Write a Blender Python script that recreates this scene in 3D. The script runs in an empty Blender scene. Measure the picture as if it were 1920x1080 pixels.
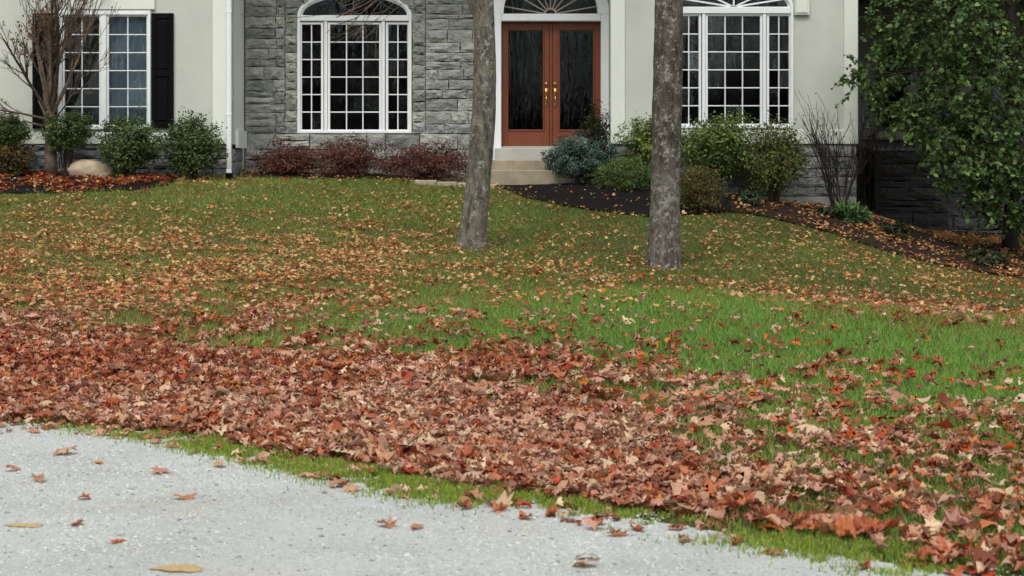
import bpy, math, random
import numpy as np
from mathutils import Vector, Matrix, noise
from mathutils.geometry import tessellate_polygon, delaunay_2d_cdt

# ------------------------------------------------------------------ camera, world, sun, exposure
scene = bpy.context.scene
COL = scene.collection
F_PX, CX, HOR, EYE = 3450.0, 960.0, 300.0, 1.7      # photo focal length in pixels, centre column, horizon row, eye height
cam_d = bpy.data.cameras.new('camera'); cam = bpy.data.objects.new('camera', cam_d); COL.objects.link(cam)
cam.location = (0, 0, EYE); cam.rotation_euler = (math.radians(90), 0, 0)
cam_d.sensor_width = 36.0; cam_d.lens = 36.0 * F_PX / 1920.0
cam_d.shift_y = -(540.0 - HOR) / 1920.0
cam_d.clip_end = 2000.0; cam_d.clip_start = 0.1
cam_d.dof.use_dof = True; cam_d.dof.focus_distance = 25.0; cam_d.dof.aperture_fstop = 6.3
scene.camera = cam

SUN_EL, SUN_AZ = 52.0, -25.0           # degrees; azimuth measured from behind the camera
world = bpy.data.worlds.new('World'); scene.world = world; world.use_nodes = True
wn = world.node_tree; wn.nodes.clear()
sky = wn.nodes.new('ShaderNodeTexSky'); sky.sky_type = 'NISHITA'; sky.sun_disc = False
sky.sun_elevation = math.radians(SUN_EL); sky.sun_rotation = math.radians(180 + SUN_AZ)
sky.dust_density = 3.0; sky.air_density = 1.2
hs = wn.nodes.new('ShaderNodeHueSaturation'); hs.inputs['Saturation'].default_value = 0.34
bg = wn.nodes.new('ShaderNodeBackground'); bg.inputs['Strength'].default_value = 0.115
wo = wn.nodes.new('ShaderNodeOutputWorld')
wn.links.new(sky.outputs[0], hs.inputs['Color']); wn.links.new(hs.outputs[0], bg.inputs['Color']); wn.links.new(bg.outputs[0], wo.inputs[0])
sd = bpy.data.lights.new('sun', 'SUN'); sd.energy = 1.5; sd.angle = math.radians(20); sd.color = (1.0, 0.95, 0.86)
sun = bpy.data.objects.new('sun', sd); COL.objects.link(sun)
_el, _az = math.radians(SUN_EL), math.radians(SUN_AZ)
_to = Vector((math.sin(_az) * math.cos(_el), -math.cos(_az) * math.cos(_el), math.sin(_el)))
sun.rotation_euler = _to.to_track_quat('Z', 'Y').to_euler()
scene.view_settings.view_transform = 'Standard'; scene.view_settings.look = 'None'
scene.view_settings.exposure = 0.58; scene.view_settings.gamma = 1.0; scene.view_settings.use_curve_mapping = False
scene.render.engine = 'CYCLES'; scene.cycles.use_denoising = True
scene.cycles.max_bounces = 8; scene.cycles.transparent_max_bounces = 12
scene.cycles.sample_clamp_indirect = 6.0

RNG = random.Random(7); NR = np.random.default_rng(7)

# ------------------------------------------------------------------ helpers
def W(px, py, Y):                      # a photo pixel at distance Y -> world point
    return Vector(((px - CX) * Y / F_PX, Y, EYE - (py - HOR) * Y / F_PX))
def wx(px, Y): return (px - CX) * Y / F_PX
def wz(py, Y): return EYE - (py - HOR) * Y / F_PX
def lin(r, g, b):
    f = lambda c: (c / 255 / 12.92) if c / 255 <= 0.04045 else ((c / 255 + 0.055) / 1.055) ** 2.4
    return (f(r), f(g), f(b))
def tag(o, label=None, cat=None, group=None, kind=None):
    if label: o['label'] = label
    if cat: o['category'] = cat
    if group: o['group'] = group
    if kind: o['kind'] = kind
    return o
def adopt(o, parent):
    if parent is not None:
        o.parent = parent
        if parent.type == 'EMPTY': o.matrix_parent_inverse = Matrix.Translation(-Vector(parent.location))
    return o
def empty(name, loc, label, cat, group=None):
    o = bpy.data.objects.new(name, None); COL.objects.link(o); o.location = loc; o.empty_display_size = 0.2
    return tag(o, label, cat, group)
def link(name, me, mat=None, parent=None):
    o = bpy.data.objects.new(name, me); COL.objects.link(o)
    if mat is not None and len(me.materials) == 0: me.materials.append(mat)
    return adopt(o, parent)
class MB:                              # collects shapes for ONE mesh
    def __init__(s): s.v = []; s.f = []
    def add(s, v, f):
        n = len(s.v); s.v += [tuple(p) for p in v]; s.f += [tuple(i + n for i in q) for q in f]
    def box(s, x0, x1, y0, y1, z0, z1, b=0.0):
        if x0 > x1: x0, x1 = x1, x0
        if z0 > z1: z0, z1 = z1, z0
        v = [(x0, y0, z0), (x1, y0, z0), (x1, y1, z0), (x0, y1, z0), (x0, y0, z1), (x1, y0, z1), (x1, y1, z1), (x0, y1, z1)]
        if b > 0:                      # chamfered front edges
            v = [(x0 + b, y0, z0 + b), (x1 - b, y0, z0 + b), (x1 - b, y0, z1 - b), (x0 + b, y0, z1 - b),
                 (x0, y0 + b, z0), (x1, y0 + b, z0), (x1, y0 + b, z1), (x0, y0 + b, z1),
                 (x0, y1, z0), (x1, y1, z0), (x1, y1, z1), (x0, y1, z1)]
            f = [(0, 1, 2, 3)] + [(i, i + 4, (i + 1) % 4 + 4, (i + 1) % 4) for i in range(4)] + \
                [(i + 4, i + 8, (i + 1) % 4 + 8, (i + 1) % 4 + 4) for i in range(4)] + [(11, 10, 9, 8)]
            s.add(v, f); return s
        s.add(v, [(0, 1, 5, 4), (1, 2, 6, 5), (2, 3, 7, 6), (3, 0, 4, 7), (4, 5, 6, 7), (3, 2, 1, 0)]); return s
    def tube(s, pts, rad, n=6, cap=True, rough=0.0, rng=None):
        pts = [Vector(p) for p in pts]; rings = []; base = len(s.v)
        ref = Vector((0.31, 0.93, 0.17))
        for i, p in enumerate(pts):
            d = (pts[min(i + 1, len(pts) - 1)] - pts[max(i - 1, 0)]).normalized()
            a = d.cross(ref)
            if a.length < 1e-4: a = d.cross(Vector((1, 0, 0)))
            a.normalize(); b = d.cross(a)
            for k in range(n):
                t = 2 * math.pi * k / n
                q = p + (a * math.cos(t) + b * math.sin(t)) * rad[i]
                if rough:
                    m = noise.noise(Vector((q.x * 9, q.y * 9, q.z * 2.2))) + 0.6 * noise.noise(Vector((q.x * 24, q.y * 24, q.z * 6)))
                    q = p + (q - p) * (1 + rough * m)
                s.v.append(tuple(q))
        for i in range(len(pts) - 1):
            for k in range(n):
                a0 = base + i * n + k; a1 = base + i * n + (k + 1) % n
                s.f.append((a0, a1, a1 + n, a0 + n))
        if cap:
            s.f.append(tuple(base + k for k in range(n))[::-1]); s.f.append(tuple(base + (len(pts) - 1) * n + k for k in range(n)))
        return s
    def build(s, name, mat, parent=None, smooth=False):
        me = bpy.data.meshes.new(name); me.from_pydata(s.v, [], s.f); me.update()
        if smooth: me.polygons.foreach_set('use_smooth', [True] * len(me.polygons))
        return link(name, me, mat, parent)
def np_mesh(name, V, T, mat, parent=None, col=None, smooth=False):
    V = np.ascontiguousarray(V, dtype=np.float32); T = np.ascontiguousarray(T, dtype=np.int32)
    me = bpy.data.meshes.new(name)
    me.vertices.add(len(V)); me.vertices.foreach_set('co', V.ravel())
    me.loops.add(T.size); me.loops.foreach_set('vertex_index', T.ravel())
    me.polygons.add(len(T)); me.polygons.foreach_set('loop_start', np.arange(0, T.size, 3, dtype=np.int32))
    if smooth: me.polygons.foreach_set('use_smooth', np.ones(len(T), dtype=bool))
    if col is not None:
        a = me.color_attributes.new('Col', 'FLOAT_COLOR', 'POINT')
        a.data.foreach_set('color', np.c_[col, np.ones(len(col))].astype(np.float32).ravel())
    me.update(calc_edges=True); me.validate()
    return link(name, me, mat, parent)

# ------------------------------------------------------------------ materials
def new_mat(name):
    m = bpy.data.materials.new(name); m.use_nodes = True
    nt = m.node_tree; p = nt.nodes['Principled BSDF']
    return m, nt, p
def nd(nt, typ, **kw):
    n = nt.nodes.new(typ)
    for k, v in kw.items():
        if k in n.inputs: n.inputs[k].default_value = v
        else: setattr(n, k, v)
    return n
def ramp(nt, src, stops):
    r = nt.nodes.new('ShaderNodeValToRGB'); e = r.color_ramp.elements
    while len(e) < len(stops): e.new(0.5)
    for q, (t, c) in zip(e, stops): q.position = t; q.color = (*c, 1)
    nt.links.new(src, r.inputs[0]); return r.outputs[0]
def mixc(nt, fac, a, b, mode='MIX'):
    m = nt.nodes.new('ShaderNodeMix'); m.data_type = 'RGBA'; m.blend_type = mode
    for idx, s in ((0, fac), (6, a), (7, b)):
        if hasattr(s, 'links'): nt.links.new(s, m.inputs[idx])
        elif idx == 0: m.inputs[0].default_value = s
        else: m.inputs[idx].default_value = (*s, 1)
    return m.outputs[2]
def coords(nt, scale=(1, 1, 1), what='Object'):
    t = nt.nodes.new('ShaderNodeTexCoord'); m = nt.nodes.new('ShaderNodeMapping'); m.inputs['Scale'].default_value = scale
    if what == 'World':
        g = nt.nodes.new('ShaderNodeNewGeometry'); nt.links.new(g.outputs['Position'], m.inputs[0])
    else: nt.links.new(t.outputs[what], m.inputs[0])
    return m.outputs[0]
def ntex(nt, vec, scale, detail=4.0, rough=0.6):
    n = nd(nt, 'ShaderNodeTexNoise', Scale=scale, Detail=detail, Roughness=rough); nt.links.new(vec, n.inputs['Vector']); return n.outputs[0]
def bump(nt, p, src, strength=0.4, dist=0.01, chain=None):
    b = nd(nt, 'ShaderNodeBump', Strength=strength, Distance=dist); nt.links.new(src, b.inputs['Height'])
    if chain is not None: nt.links.new(chain, b.inputs['Normal'])
    nt.links.new(b.outputs[0], p.inputs['Normal']); return b.outputs[0]

def m_plain(name, c0, c1, rough=0.7, scale=6.0, bs=0.15, bd=0.004, bscale=60.0, spec=0.5):
    m, nt, p = new_mat(name); v = coords(nt, what='World')
    nt.links.new(ramp(nt, ntex(nt, v, scale), [(0.3, c0), (0.7, c1)]), p.inputs['Base Color'])
    p.inputs['Roughness'].default_value = rough; p.inputs['Specular IOR Level'].default_value = spec
    if bs: bump(nt, p, ntex(nt, v, bscale), bs, bd)
    return m
def m_stone(name, stops):
    m, nt, p = new_mat(name); v = coords(nt, what='World')
    oi = nt.nodes.new('ShaderNodeObjectInfo')
    base = ramp(nt, oi.outputs['Random'], stops)
    n1 = ntex(nt, v, 7.0, 6, 0.65)
    c = mixc(nt, 1.0, base, ramp(nt, n1, [(0.28, (0.62, 0.62, 0.62)), (0.72, (1.25, 1.25, 1.22))]), 'MULTIPLY')
    n2 = ntex(nt, v, 38.0, 5, 0.7)
    c = mixc(nt, 0.7, c, ramp(nt, n2, [(0.32, (0.66, 0.67, 0.68)), (0.68, (1.2, 1.2, 1.18))]), 'MULTIPLY')
    nt.links.new(c, p.inputs['Base Color']); p.inputs['Roughness'].default_value = 0.85
    b1 = bump(nt, p, ntex(nt, coords(nt, (1, 1, 1.2), 'World'), 9.0, 4, 0.65), 1.0, 0.05)
    bump(nt, p, n2, 0.5, 0.008, b1)
    return m
def m_bark(name, dark, mid, lich, lich_amt=0.62, lift=None):
    m, nt, p = new_mat(name)
    v = coords(nt, (1, 1, 0.30), 'World'); vi = coords(nt, what='World')
    n1 = ntex(nt, v, 17.0, 10, 0.8)
    c = ramp(nt, n1, [(0.38, dark), (0.60, mid)])
    c = mixc(nt, 0.8, c, ramp(nt, ntex(nt, vi, 3.5, 5, 0.65), [(0.3, (0.7, 0.68, 0.66)), (0.7, (1.25, 1.25, 1.22))]), 'MULTIPLY')
    f1 = ramp(nt, ntex(nt, vi, 13.0, 5, 0.7), [(lich_amt, (0, 0, 0)), (lich_amt + 0.05, (1, 1, 1))])
    c = mixc(nt, f1, c, lich)
    f2 = ramp(nt, ntex(nt, vi, 5.5, 7, 0.75), [(lich_amt - 0.01, (0, 0, 0)), (lich_amt + 0.06, (0.75, 0.75, 0.75))]); c = mixc(nt, f2, c, tuple(0.85 * q for q in lich))
    if lift:                           # a pale lichen-covered stretch of trunk
        z0, z1 = lift
        g = nt.nodes.new('ShaderNodeNewGeometry'); s = nt.nodes.new('ShaderNodeSeparateXYZ'); nt.links.new(g.outputs['Position'], s.inputs[0])
        mr = nd(nt, 'ShaderNodeMapRange'); mr.inputs[1].default_value = z1 + 0.15; mr.inputs[2].default_value = z1 - 0.12; nt.links.new(s.outputs['Z'], mr.inputs[0])
        mr2 = nd(nt, 'ShaderNodeMapRange'); mr2.inputs[1].default_value = z0 - 0.5; mr2.inputs[2].default_value = z0 + 0.35; nt.links.new(s.outputs['Z'], mr2.inputs[0])
        mu = nt.nodes.new('ShaderNodeMath'); mu.operation = 'MULTIPLY'; nt.links.new(mr.outputs[0], mu.inputs[0]); nt.links.new(mr2.outputs[0], mu.inputs[1])
        mask = ramp(nt, ntex(nt, vi, 11.0, 5, 0.7), [(0.44, (0, 0, 0)), (0.62, (0.8, 0.8, 0.8))])
        mu2 = nt.nodes.new('ShaderNodeMath'); mu2.operation = 'MULTIPLY'; nt.links.new(mu.outputs[0], mu2.inputs[0]); nt.links.new(mask, mu2.inputs[1])
        c = mixc(nt, mu2.outputs[0], c, lich)
    nt.links.new(c, p.inputs['Base Color']); p.inputs['Roughness'].default_value = 0.9; p.inputs['Specular IOR Level'].default_value = 0.2
    b1 = bump(nt, p, n1, 1.0, 0.06); bump(nt, p, ntex(nt, vi, 60.0, 4), 0.6, 0.012, b1)
    return m
def m_leaf(name, src='Col', rough=0.6, trans=0.25, mottling=0.5):
    m, nt, p = new_mat(name)
    if src == 'Col':
        a = nt.nodes.new('ShaderNodeVertexColor'); a.layer_name = 'Col'; c = a.outputs[0]
    else:
        a = nt.nodes.new('ShaderNodeObjectInfo'); c = a.outputs['Color']
    if mottling:
        c = mixc(nt, mottling, c, ramp(nt, ntex(nt, coords(nt, what='World'), 45.0, 4, 0.65), [(0.3, (0.55, 0.52, 0.5)), (0.7, (1.35, 1.35, 1.35))]), 'MULTIPLY')
    nt.links.new(c, p.inputs['Base Color']); p.inputs['Roughness'].default_value = rough; p.inputs['Specular IOR Level'].default_value = 0.35
    if trans:
        t = nt.nodes.new('ShaderNodeBsdfTranslucent'); nt.links.new(c, t.inputs[0])
        mx = nt.nodes.new('ShaderNodeMixShader'); mx.inputs[0].default_value = trans
        nt.links.new(p.outputs[0], mx.inputs[1]); nt.links.new(t.outputs[0], mx.inputs[2])
        nt.links.new(mx.outputs[0], nt.nodes['Material Output'].inputs[0])
    return m
def m_glass(name, wavy=0.0, ior=1.75, tint=(0.72, 0.78, 0.78), vs=(5, 5, 1.2)):
    m, nt, p = new_mat(name); nt.nodes.remove(p)
    fr = nd(nt, 'ShaderNodeFresnel', IOR=ior); tr = nd(nt, 'ShaderNodeBsdfTransparent'); tr.inputs[0].default_value = (*tint, 1)
    gl = nd(nt, 'ShaderNodeBsdfGlossy', Roughness=0.015); gl.inputs[0].default_value = (0.80, 0.92, 1.0, 1)
    n = ntex(nt, coords(nt, vs, 'World'), 1.6, 3, 0.55)
    b = nd(nt, 'ShaderNodeBump', Strength=0.25 + wavy, Distance=0.01 + 0.03 * wavy); nt.links.new(n, b.inputs['Height'])
    nt.links.new(b.outputs[0], gl.inputs['Normal'])
    mx = nt.nodes.new('ShaderNodeMixShader'); nt.links.new(fr.outputs[0], mx.inputs[0]); nt.links.new(tr.outputs[0], mx.inputs[1]); nt.links.new(gl.outputs[0], mx.inputs[2])
    nt.links.new(mx.outputs[0], nt.nodes['Material Output'].inputs[0]); return m

M = {}
M['stucco'] = m_plain('stucco', (0.465, 0.495, 0.44), (0.565, 0.59, 0.53), 0.95, 0.9, 0.5, 0.006, 95.0, 0.15)
M['stucco_trim'] = m_plain('stucco_trim', (0.66, 0.71, 0.635), (0.71, 0.755, 0.68), 0.9, 1.6, 0.3, 0.004, 95.0, 0.2)
M['wing_shade_stucco'] = m_plain('wing_shade_stucco', (0.20, 0.205, 0.20), (0.26, 0.26, 0.25), 0.95, 1.3, 0.4, 0.006, 95.0, 0.15)  # house stucco darkened: the recess shade is put into its colour
M['white'] = m_plain('white_paint', (0.76, 0.80, 0.80), (0.82, 0.85, 0.85), 0.4, 3.0, 0.05, 0.002, 30.0)
M['black'] = m_plain('black_paint', (0.003, 0.003, 0.0035), (0.005, 0.005, 0.006), 0.6, 4.0, 0.1, 0.002, 40.0, 0.08)
M['door'] = m_plain('door_paint', (0.165, 0.043, 0.019), (0.20, 0.053, 0.023), 0.42, 5.0, 0.12, 0.002, 25.0)
M['brass'] = new_mat('brass')[0]; _p = M['brass'].node_tree.nodes['Principled BSDF']
_p.inputs['Base Color'].default_value = (0.75, 0.48, 0.13, 1); _p.inputs['Metallic'].default_value = 1; _p.inputs['Roughness'].default_value = 0.25
M['stone'] = m_stone('grey_stone', [(0.0, (0.19, 0.205, 0.19)), (0.35, (0.265, 0.282, 0.262)), (0.7, (0.31, 0.325, 0.298)), (1.0, (0.39, 0.40, 0.365))])
M['stone_base'] = m_stone('blue_grey_stone', [(0.0, (0.18, 0.195, 0.205)), (0.4, (0.24, 0.255, 0.262)), (0.75, (0.29, 0.30, 0.30)), (1.0, (0.36, 0.37, 0.36))])
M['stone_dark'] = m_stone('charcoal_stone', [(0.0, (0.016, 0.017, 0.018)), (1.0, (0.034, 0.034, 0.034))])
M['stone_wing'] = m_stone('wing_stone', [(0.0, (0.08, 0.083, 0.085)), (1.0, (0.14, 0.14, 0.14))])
M['mortar'] = m_plain('mortar', (0.085, 0.09, 0.086), (0.12, 0.124, 0.118), 0.95, 9.0, 0.3, 0.004, 60.0, 0.1)
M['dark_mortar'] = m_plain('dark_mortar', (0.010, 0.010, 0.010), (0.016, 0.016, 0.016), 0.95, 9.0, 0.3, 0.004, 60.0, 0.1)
M['concrete'] = m_plain('concrete', (0.30, 0.31, 0.28), (0.42, 0.42, 0.37), 0.9, 3.0, 0.3, 0.004, 70.0, 0.2)
M['landing'] = m_plain('landing_concrete', (0.36, 0.37, 0.34), (0.45, 0.45, 0.41), 0.9, 3.0, 0.3, 0.004, 70.0, 0.2)
M['step'] = m_plain('tan_step', (0.25, 0.215, 0.15), (0.37, 0.32, 0.235), 0.9, 5.0, 0.4, 0.004, 60.0, 0.2)
M['flag'] = m_plain('flagstone', (0.30, 0.25, 0.20), (0.42, 0.36, 0.30), 0.9, 5.0, 0.4, 0.004, 60.0, 0.2)
M['boulder'] = m_plain('boulder', (0.30, 0.24, 0.165), (0.50, 0.42, 0.31), 0.9, 5.0, 0.8, 0.02, 22.0, 0.2)
M['interior'] = m_plain('interior_dark', (0.035, 0.033, 0.03), (0.05, 0.047, 0.042), 0.95, 2.0, 0, 0, 1)
M['curtain'] = m_plain('curtain', (0.52, 0.66, 0.76), (0.66, 0.78, 0.86), 0.9, 3.0, 0, 0, 1, 0.1)
M['screen'] = m_plain('insect_screen', (0.085, 0.10, 0.088), (0.115, 0.13, 0.11), 0.8, 3.0, 0, 0, 1, 0.2)
M['roof'] = m_plain('roof_shingle', (0.05, 0.05, 0.05), (0.10, 0.10, 0.095), 0.95, 9.0, 0.5, 0.02, 20)
M['glass'] = m_glass('window_glass', 0.0, 1.8, (0.90, 0.93, 0.93))
M['door_glass'] = m_glass('textured_door_glass', 0.25, 1.75, (0.4, 0.4, 0.4), (7, 7, 0.7))
M['bark1'] = m_bark('bark_brown', (0.058, 0.052, 0.043), (0.255, 0.238, 0.195), (0.38, 0.40, 0.33), 0.575)
M['bark2'] = m_bark('bark_lichen', (0.034, 0.029, 0.024), (0.17, 0.153, 0.125), (0.35, 0.345, 0.305), 0.56, (0.85, 1.50))
M['twig'] = m_plain('twig_bark', (0.075, 0.058, 0.044), (0.17, 0.132, 0.10), 0.9, 14.0, 0.3, 0.004, 60, 0.2)
M['twig_dark'] = m_plain('dark_twig_bark', (0.020, 0.015, 0.012), (0.045, 0.034, 0.028), 0.9, 14.0, 0.3, 0.004, 60, 0.2)
M['leaf'] = m_leaf('fallen_leaf', 'Col', 0.65, 0.32, 0.4); M['leaf_obj'] = m_leaf('fallen_leaf_single', 'obj', 0.65, 0.32, 0.4)
M['foliage'] = m_leaf('foliage', 'Col', 0.6, 0.28, 0.25)
M['grass'] = m_leaf('grass_blades', 'Col', 0.55, 0.3, 0.0)
M['needles'] = m_leaf('needles', 'Col', 0.6, 0.1, 0.2)

def m_ground():
    m, nt, p = new_mat('lawn_soil'); v = coords(nt, what='World')
    c = ramp(nt, ntex(nt, v, 1.1, 6, 0.65), [(0.3, (0.045, 0.060, 0.016)), (0.55, (0.070, 0.075, 0.026)), (0.75, (0.085, 0.066, 0.032))])
    c = mixc(nt, 0.8, c, ramp(nt, ntex(nt, v, 40, 4), [(0.3, (0.5, 0.5, 0.5)), (0.7, (1.3, 1.3, 1.3))]), 'MULTIPLY')
    nt.links.new(c, p.inputs['Base Color']); p.inputs['Roughness'].default_value = 1.0; p.inputs['Specular IOR Level'].default_value = 0.1
    bump(nt, p, ntex(nt, v, 40, 4), 0.8, 0.02); return m
def m_gravel():
    m, nt, p = new_mat('gravel_bed'); v = coords(nt, what='World')
    c = ramp(nt, ntex(nt, v, 55, 5, 0.7), [(0.3, (0.30, 0.315, 0.30)), (0.5, (0.46, 0.485, 0.465)), (0.75, (0.54, 0.56, 0.54))])
    c = mixc(nt, 0.6, c, ramp(nt, ntex(nt, v, 1.6, 4), [(0.3, (0.74, 0.73, 0.68)), (0.55, (1.0, 1.0, 1.0)), (0.7, (1.08, 1.08, 1.08))]), 'MULTIPLY')
    nt.links.new(c, p.inputs['Base Color']); p.inputs['Roughness'].default_value = 0.95; p.inputs['Specular IOR Level'].default_value = 0.2
    bump(nt, p, ntex(nt, v, 70, 4, 0.7), 0.8, 0.012); return m
def m_mulch(name, dark, brown):
    m, nt, p = new_mat(name); v = coords(nt, what='World')
    c = ramp(nt, ntex(nt, v, 26, 6, 0.75), [(0.3, dark), (0.7, brown)])
    nt.links.new(c, p.inputs['Base Color']); p.inputs['Roughness'].default_value = 1.0; p.inputs['Specular IOR Level'].default_value = 0.1
    bump(nt, p, ntex(nt, v, 30, 5, 0.7), 1.0, 0.04); return m
M['ground'] = m_ground(); M['gravel'] = m_gravel()
M['mulch_black'] = m_mulch('black_mulch', (0.006, 0.0055, 0.006), (0.022, 0.019, 0.018))
M['mulch_brown'] = m_mulch('brown_mulch', (0.014, 0.010, 0.008), (0.055, 0.036, 0.024))
M['pebble'] = m_leaf('pebbles', 'Col', 0.9, 0.0, 0.4)

# ------------------------------------------------------------------ terrain
CTRL = [
 (0,930,9.3),(0,800,11.7),(0,640,16.0),(0,560,18.4),(0,500,21),(0,400,25.5),(0,335,28.2),(-200,400,25.5),(-200,640,16),
 (240,810,11.5),(240,650,15.8),(240,500,21),(240,400,25.5),(240,330,28.6),
 (480,842,10.85),(480,650,15.6),(480,570,18.2),(480,500,21),(480,400,25.5),(480,333,29),(700,334,29.4),
 (720,905,9.7),(720,670,15.0),(720,570,18.3),(720,470,23),(720,400,25.8),
 (960,948,9.05),(960,690,14.4),(960,570,18.4),(960,545,19.6),(960,460,24),(960,400,26.5),(960,346,29.3),
 (1243,985,8.6),(1243,720,13.6),(1243,556,18.6),(1243,536,20.6),(1243,500,22.9),(1243,440,25.2),(1243,405,26.8),(1150,346,29),(1300,362,29),
 (1440,1015,8.2),(1440,740,13),(1440,566,18.3),(1440,554,20.4),(1440,490,23.8),(1440,412,27.4),(1440,378,29),
 (1680,1060,7.7),(1680,745,13),(1680,630,16.4),(1680,584,17.8),(1680,578,20.4),(1680,520,23.6),(1680,470,27),(1606,402,29),(1680,440,30),
 (1920,1080,7.52),(1920,740,13),(1920,640,16),(1920,606,17),(1920,604,20),(1920,565,23.5),(1920,518,27),(1900,470,29),(1920,462,31),(1750,436,33),(1920,440,33.5),
 (2150,740,13),(2150,618,17),(2150,560,24),(2150,500,29)]
cp = []
for px, py, Y in CTRL:
    q = W(px, py, Y); cp.append((q.x, q.y, q.z))
for X in (-9, -5, -2, 1, 4): 
    for Y in (2.0, 5.0): cp.append((X, Y, 0.0))
for X, Y, Z in ((-3.6, 8, 0), (-1.5, 7.4, 0), (0.6, 7.2, 0), (-7, 10.5, 0), (-9, 28.5, 1.47), (-9, 12, 0.02), (7, 6, 0.0), (8, 9, 0.0), (-9, 33, 1.47), (0, 33, 1.4), (4, 33, 1.2), (9, 36, 0.4)):
    cp.append((X, Y, Z))
cp = np.array(cp)
def _phi(r2): return 0.5 * r2 * np.log(r2 + 1e-9)
_n = len(cp); _d2 = ((cp[:, None, :2] - cp[None, :, :2]) ** 2).sum(-1)
_A = np.zeros((_n + 3, _n + 3)); _A[:_n, :_n] = _phi(_d2) + np.eye(_n) * 0.02
_A[:_n, _n] = 1; _A[:_n, _n + 1:] = cp[:, :2]; _A[_n:, :_n] = _A[:_n, _n:].T
_sol = np.linalg.solve(_A, np.r_[cp[:, 2], 0, 0, 0])
GX0, GX1, GY0, GY1, GS = -11.0, 12.0, 3.0, 36.0, 0.1
gx = np.arange(GX0, GX1 + 1e-6, GS); gy = np.arange(GY0, GY1 + 1e-6, GS)
_gX, _gY = np.meshgrid(gx, gy)
HG = np.zeros_like(_gX)
for j in range(len(gy)):
    d2 = (_gX[j][:, None] - cp[None, :, 0]) ** 2 + (gy[j] - cp[None, :, 1]) ** 2
    HG[j] = _phi(d2) @ _sol[:_n] + _sol[_n] + _sol[_n + 1] * _gX[j] + _sol[_n + 2] * gy[j]
def H(X, Y):                           # ground height, arrays
    X = np.clip(np.asarray(X, float), GX0, GX1 - 1e-4); Y = np.clip(np.asarray(Y, float), GY0, GY1 - 1e-4)
    fx = (X - GX0) / GS; fy = (Y - GY0) / GS; i = fx.astype(int); j = fy.astype(int); i = np.minimum(i, len(gx) - 2); j = np.minimum(j, len(gy) - 2)
    tx = fx - i; ty = fy - j
    return (HG[j, i] * (1 - tx) + HG[j, i + 1] * tx) * (1 - ty) + (HG[j + 1, i] * (1 - tx) + HG[j + 1, i + 1] * tx) * ty
def h1(x, y): return float(H(np.array([x]), np.array([y]))[0])
_ys = np.arange(4.0, 36.0, 0.02)
def G(px, py):                         # where the sight line of a photo pixel meets the ground
    x = (px - CX) / F_PX * _ys; z = EYE - (py - HOR) / F_PX * _ys; k = np.argmax(z <= H(x, _ys))
    if (px < 450 and (_ys[k] > 28.3 or k == 0)): k = int(np.searchsorted(_ys, 28.3))
    return Vector((x[k], _ys[k], float(H(x[k:k + 1], _ys[k:k + 1])[0])))
def proj(X, Y, Z): return CX + X / Y * F_PX, HOR + (EYE - Z) / Y * F_PX

def _spread(c0, c1, step, far):
    a = list(np.arange(c0, c1 + 1e-6, step)); e = step
    lo, hi = [], []
    x = c0
    while x > -far: e *= 1.6; x -= e; lo.append(x)
    x = c1; e = step
    while x < far: e *= 1.6; x += e; hi.append(x)
    return np.array(lo[::-1] + a + hi)
ax = _spread(-11, 12, 0.2, 600); ay = _spread(3, 36, 0.2, 600)
AX, AY = np.meshgrid(ax, ay); AZ = H(AX, AY)
_V = np.c_[AX.ravel(), AY.ravel(), AZ.ravel()]; nx_, ny_ = len(ax), len(ay)
_i = (np.arange(ny_ - 1)[:, None] * nx_ + np.arange(nx_ - 1)[None, :]).ravel()
_T = np.r_[np.c_[_i, _i + 1, _i + nx_ + 1], np.c_[_i, _i + nx_ + 1, _i + nx_]]
tag(np_mesh('ground', _V, _T, M['ground'], smooth=True), 'sloping front lawn ground rising towards the house', kind='structure')

def region(name, poly, mat, lift, step=0.12, dome=0.0, relief=0.0):      # a sheet following the ground inside an outline
    P = np.array([(p[0], p[1]) for p in poly])
    dense = []
    for k in range(len(P)):
        a, b = P[k], P[(k + 1) % len(P)]; m = max(1, int(np.hypot(*(b - a)) / step))
        for t in range(m): dense.append(a + (b - a) * t / m)
    dense = np.array(dense); mn, mx = P.min(0), P.max(0)
    qx, qy = np.meshgrid(np.arange(mn[0], mx[0], step), np.arange(mn[1], mx[1], step)); qx = qx.ravel(); qy = qy.ravel()
    ins = inside(qx, qy, P); qx, qy = qx[ins], qy[ins]
    d = np.min(np.hypot(qx[:, None] - dense[None, :, 0], qy[:, None] - dense[None, :, 1]), axis=1)
    qx, qy, d = qx[d > step * 0.5], qy[d > step * 0.5], d[d > step * 0.5]
    nb = len(dense); pts = [Vector(p) for p in dense] + [Vector((x, y)) for x, y in zip(qx, qy)]
    v, e, f, *_ = delaunay_2d_cdt(pts, [], [list(range(nb))], 1, 1e-5)
    V = np.array([(p.x, p.y) for p in v]); dd = np.min(np.hypot(V[:, None, 0] - dense[None, :, 0], V[:, None, 1] - dense[None, :, 1]), axis=1)
    z = H(V[:, 0], V[:, 1]) + lift + dome * np.minimum(dd / 0.5, 1.0)
    if relief: z += relief * np.array([noise.noise(Vector((x * 5, y * 5, 3))) for x, y in V]) * np.minimum(dd / 0.3, 1)
    tris = [t for q in f for t in ([q] if len(q) == 3 else [[q[0], q[i], q[i + 1]] for i in range(1, len(q) - 1)])]
    return tag(np_mesh(name, np.c_[V, z], np.array(tris), mat, smooth=True), kind='structure')
def inside(x, y, P):
    r = np.zeros(len(x), bool); j = len(P) - 1
    for i in range(len(P)):
        a, b = P[i], P[j]
        with np.errstate(divide='ignore', invalid='ignore'):
            c = ((a[1] > y) != (b[1] > y)) & (x < (b[0] - a[0]) * (y - a[1]) / (b[1] - a[1] + 1e-12) + a[0])
        r ^= c; j = i
    return r

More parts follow.
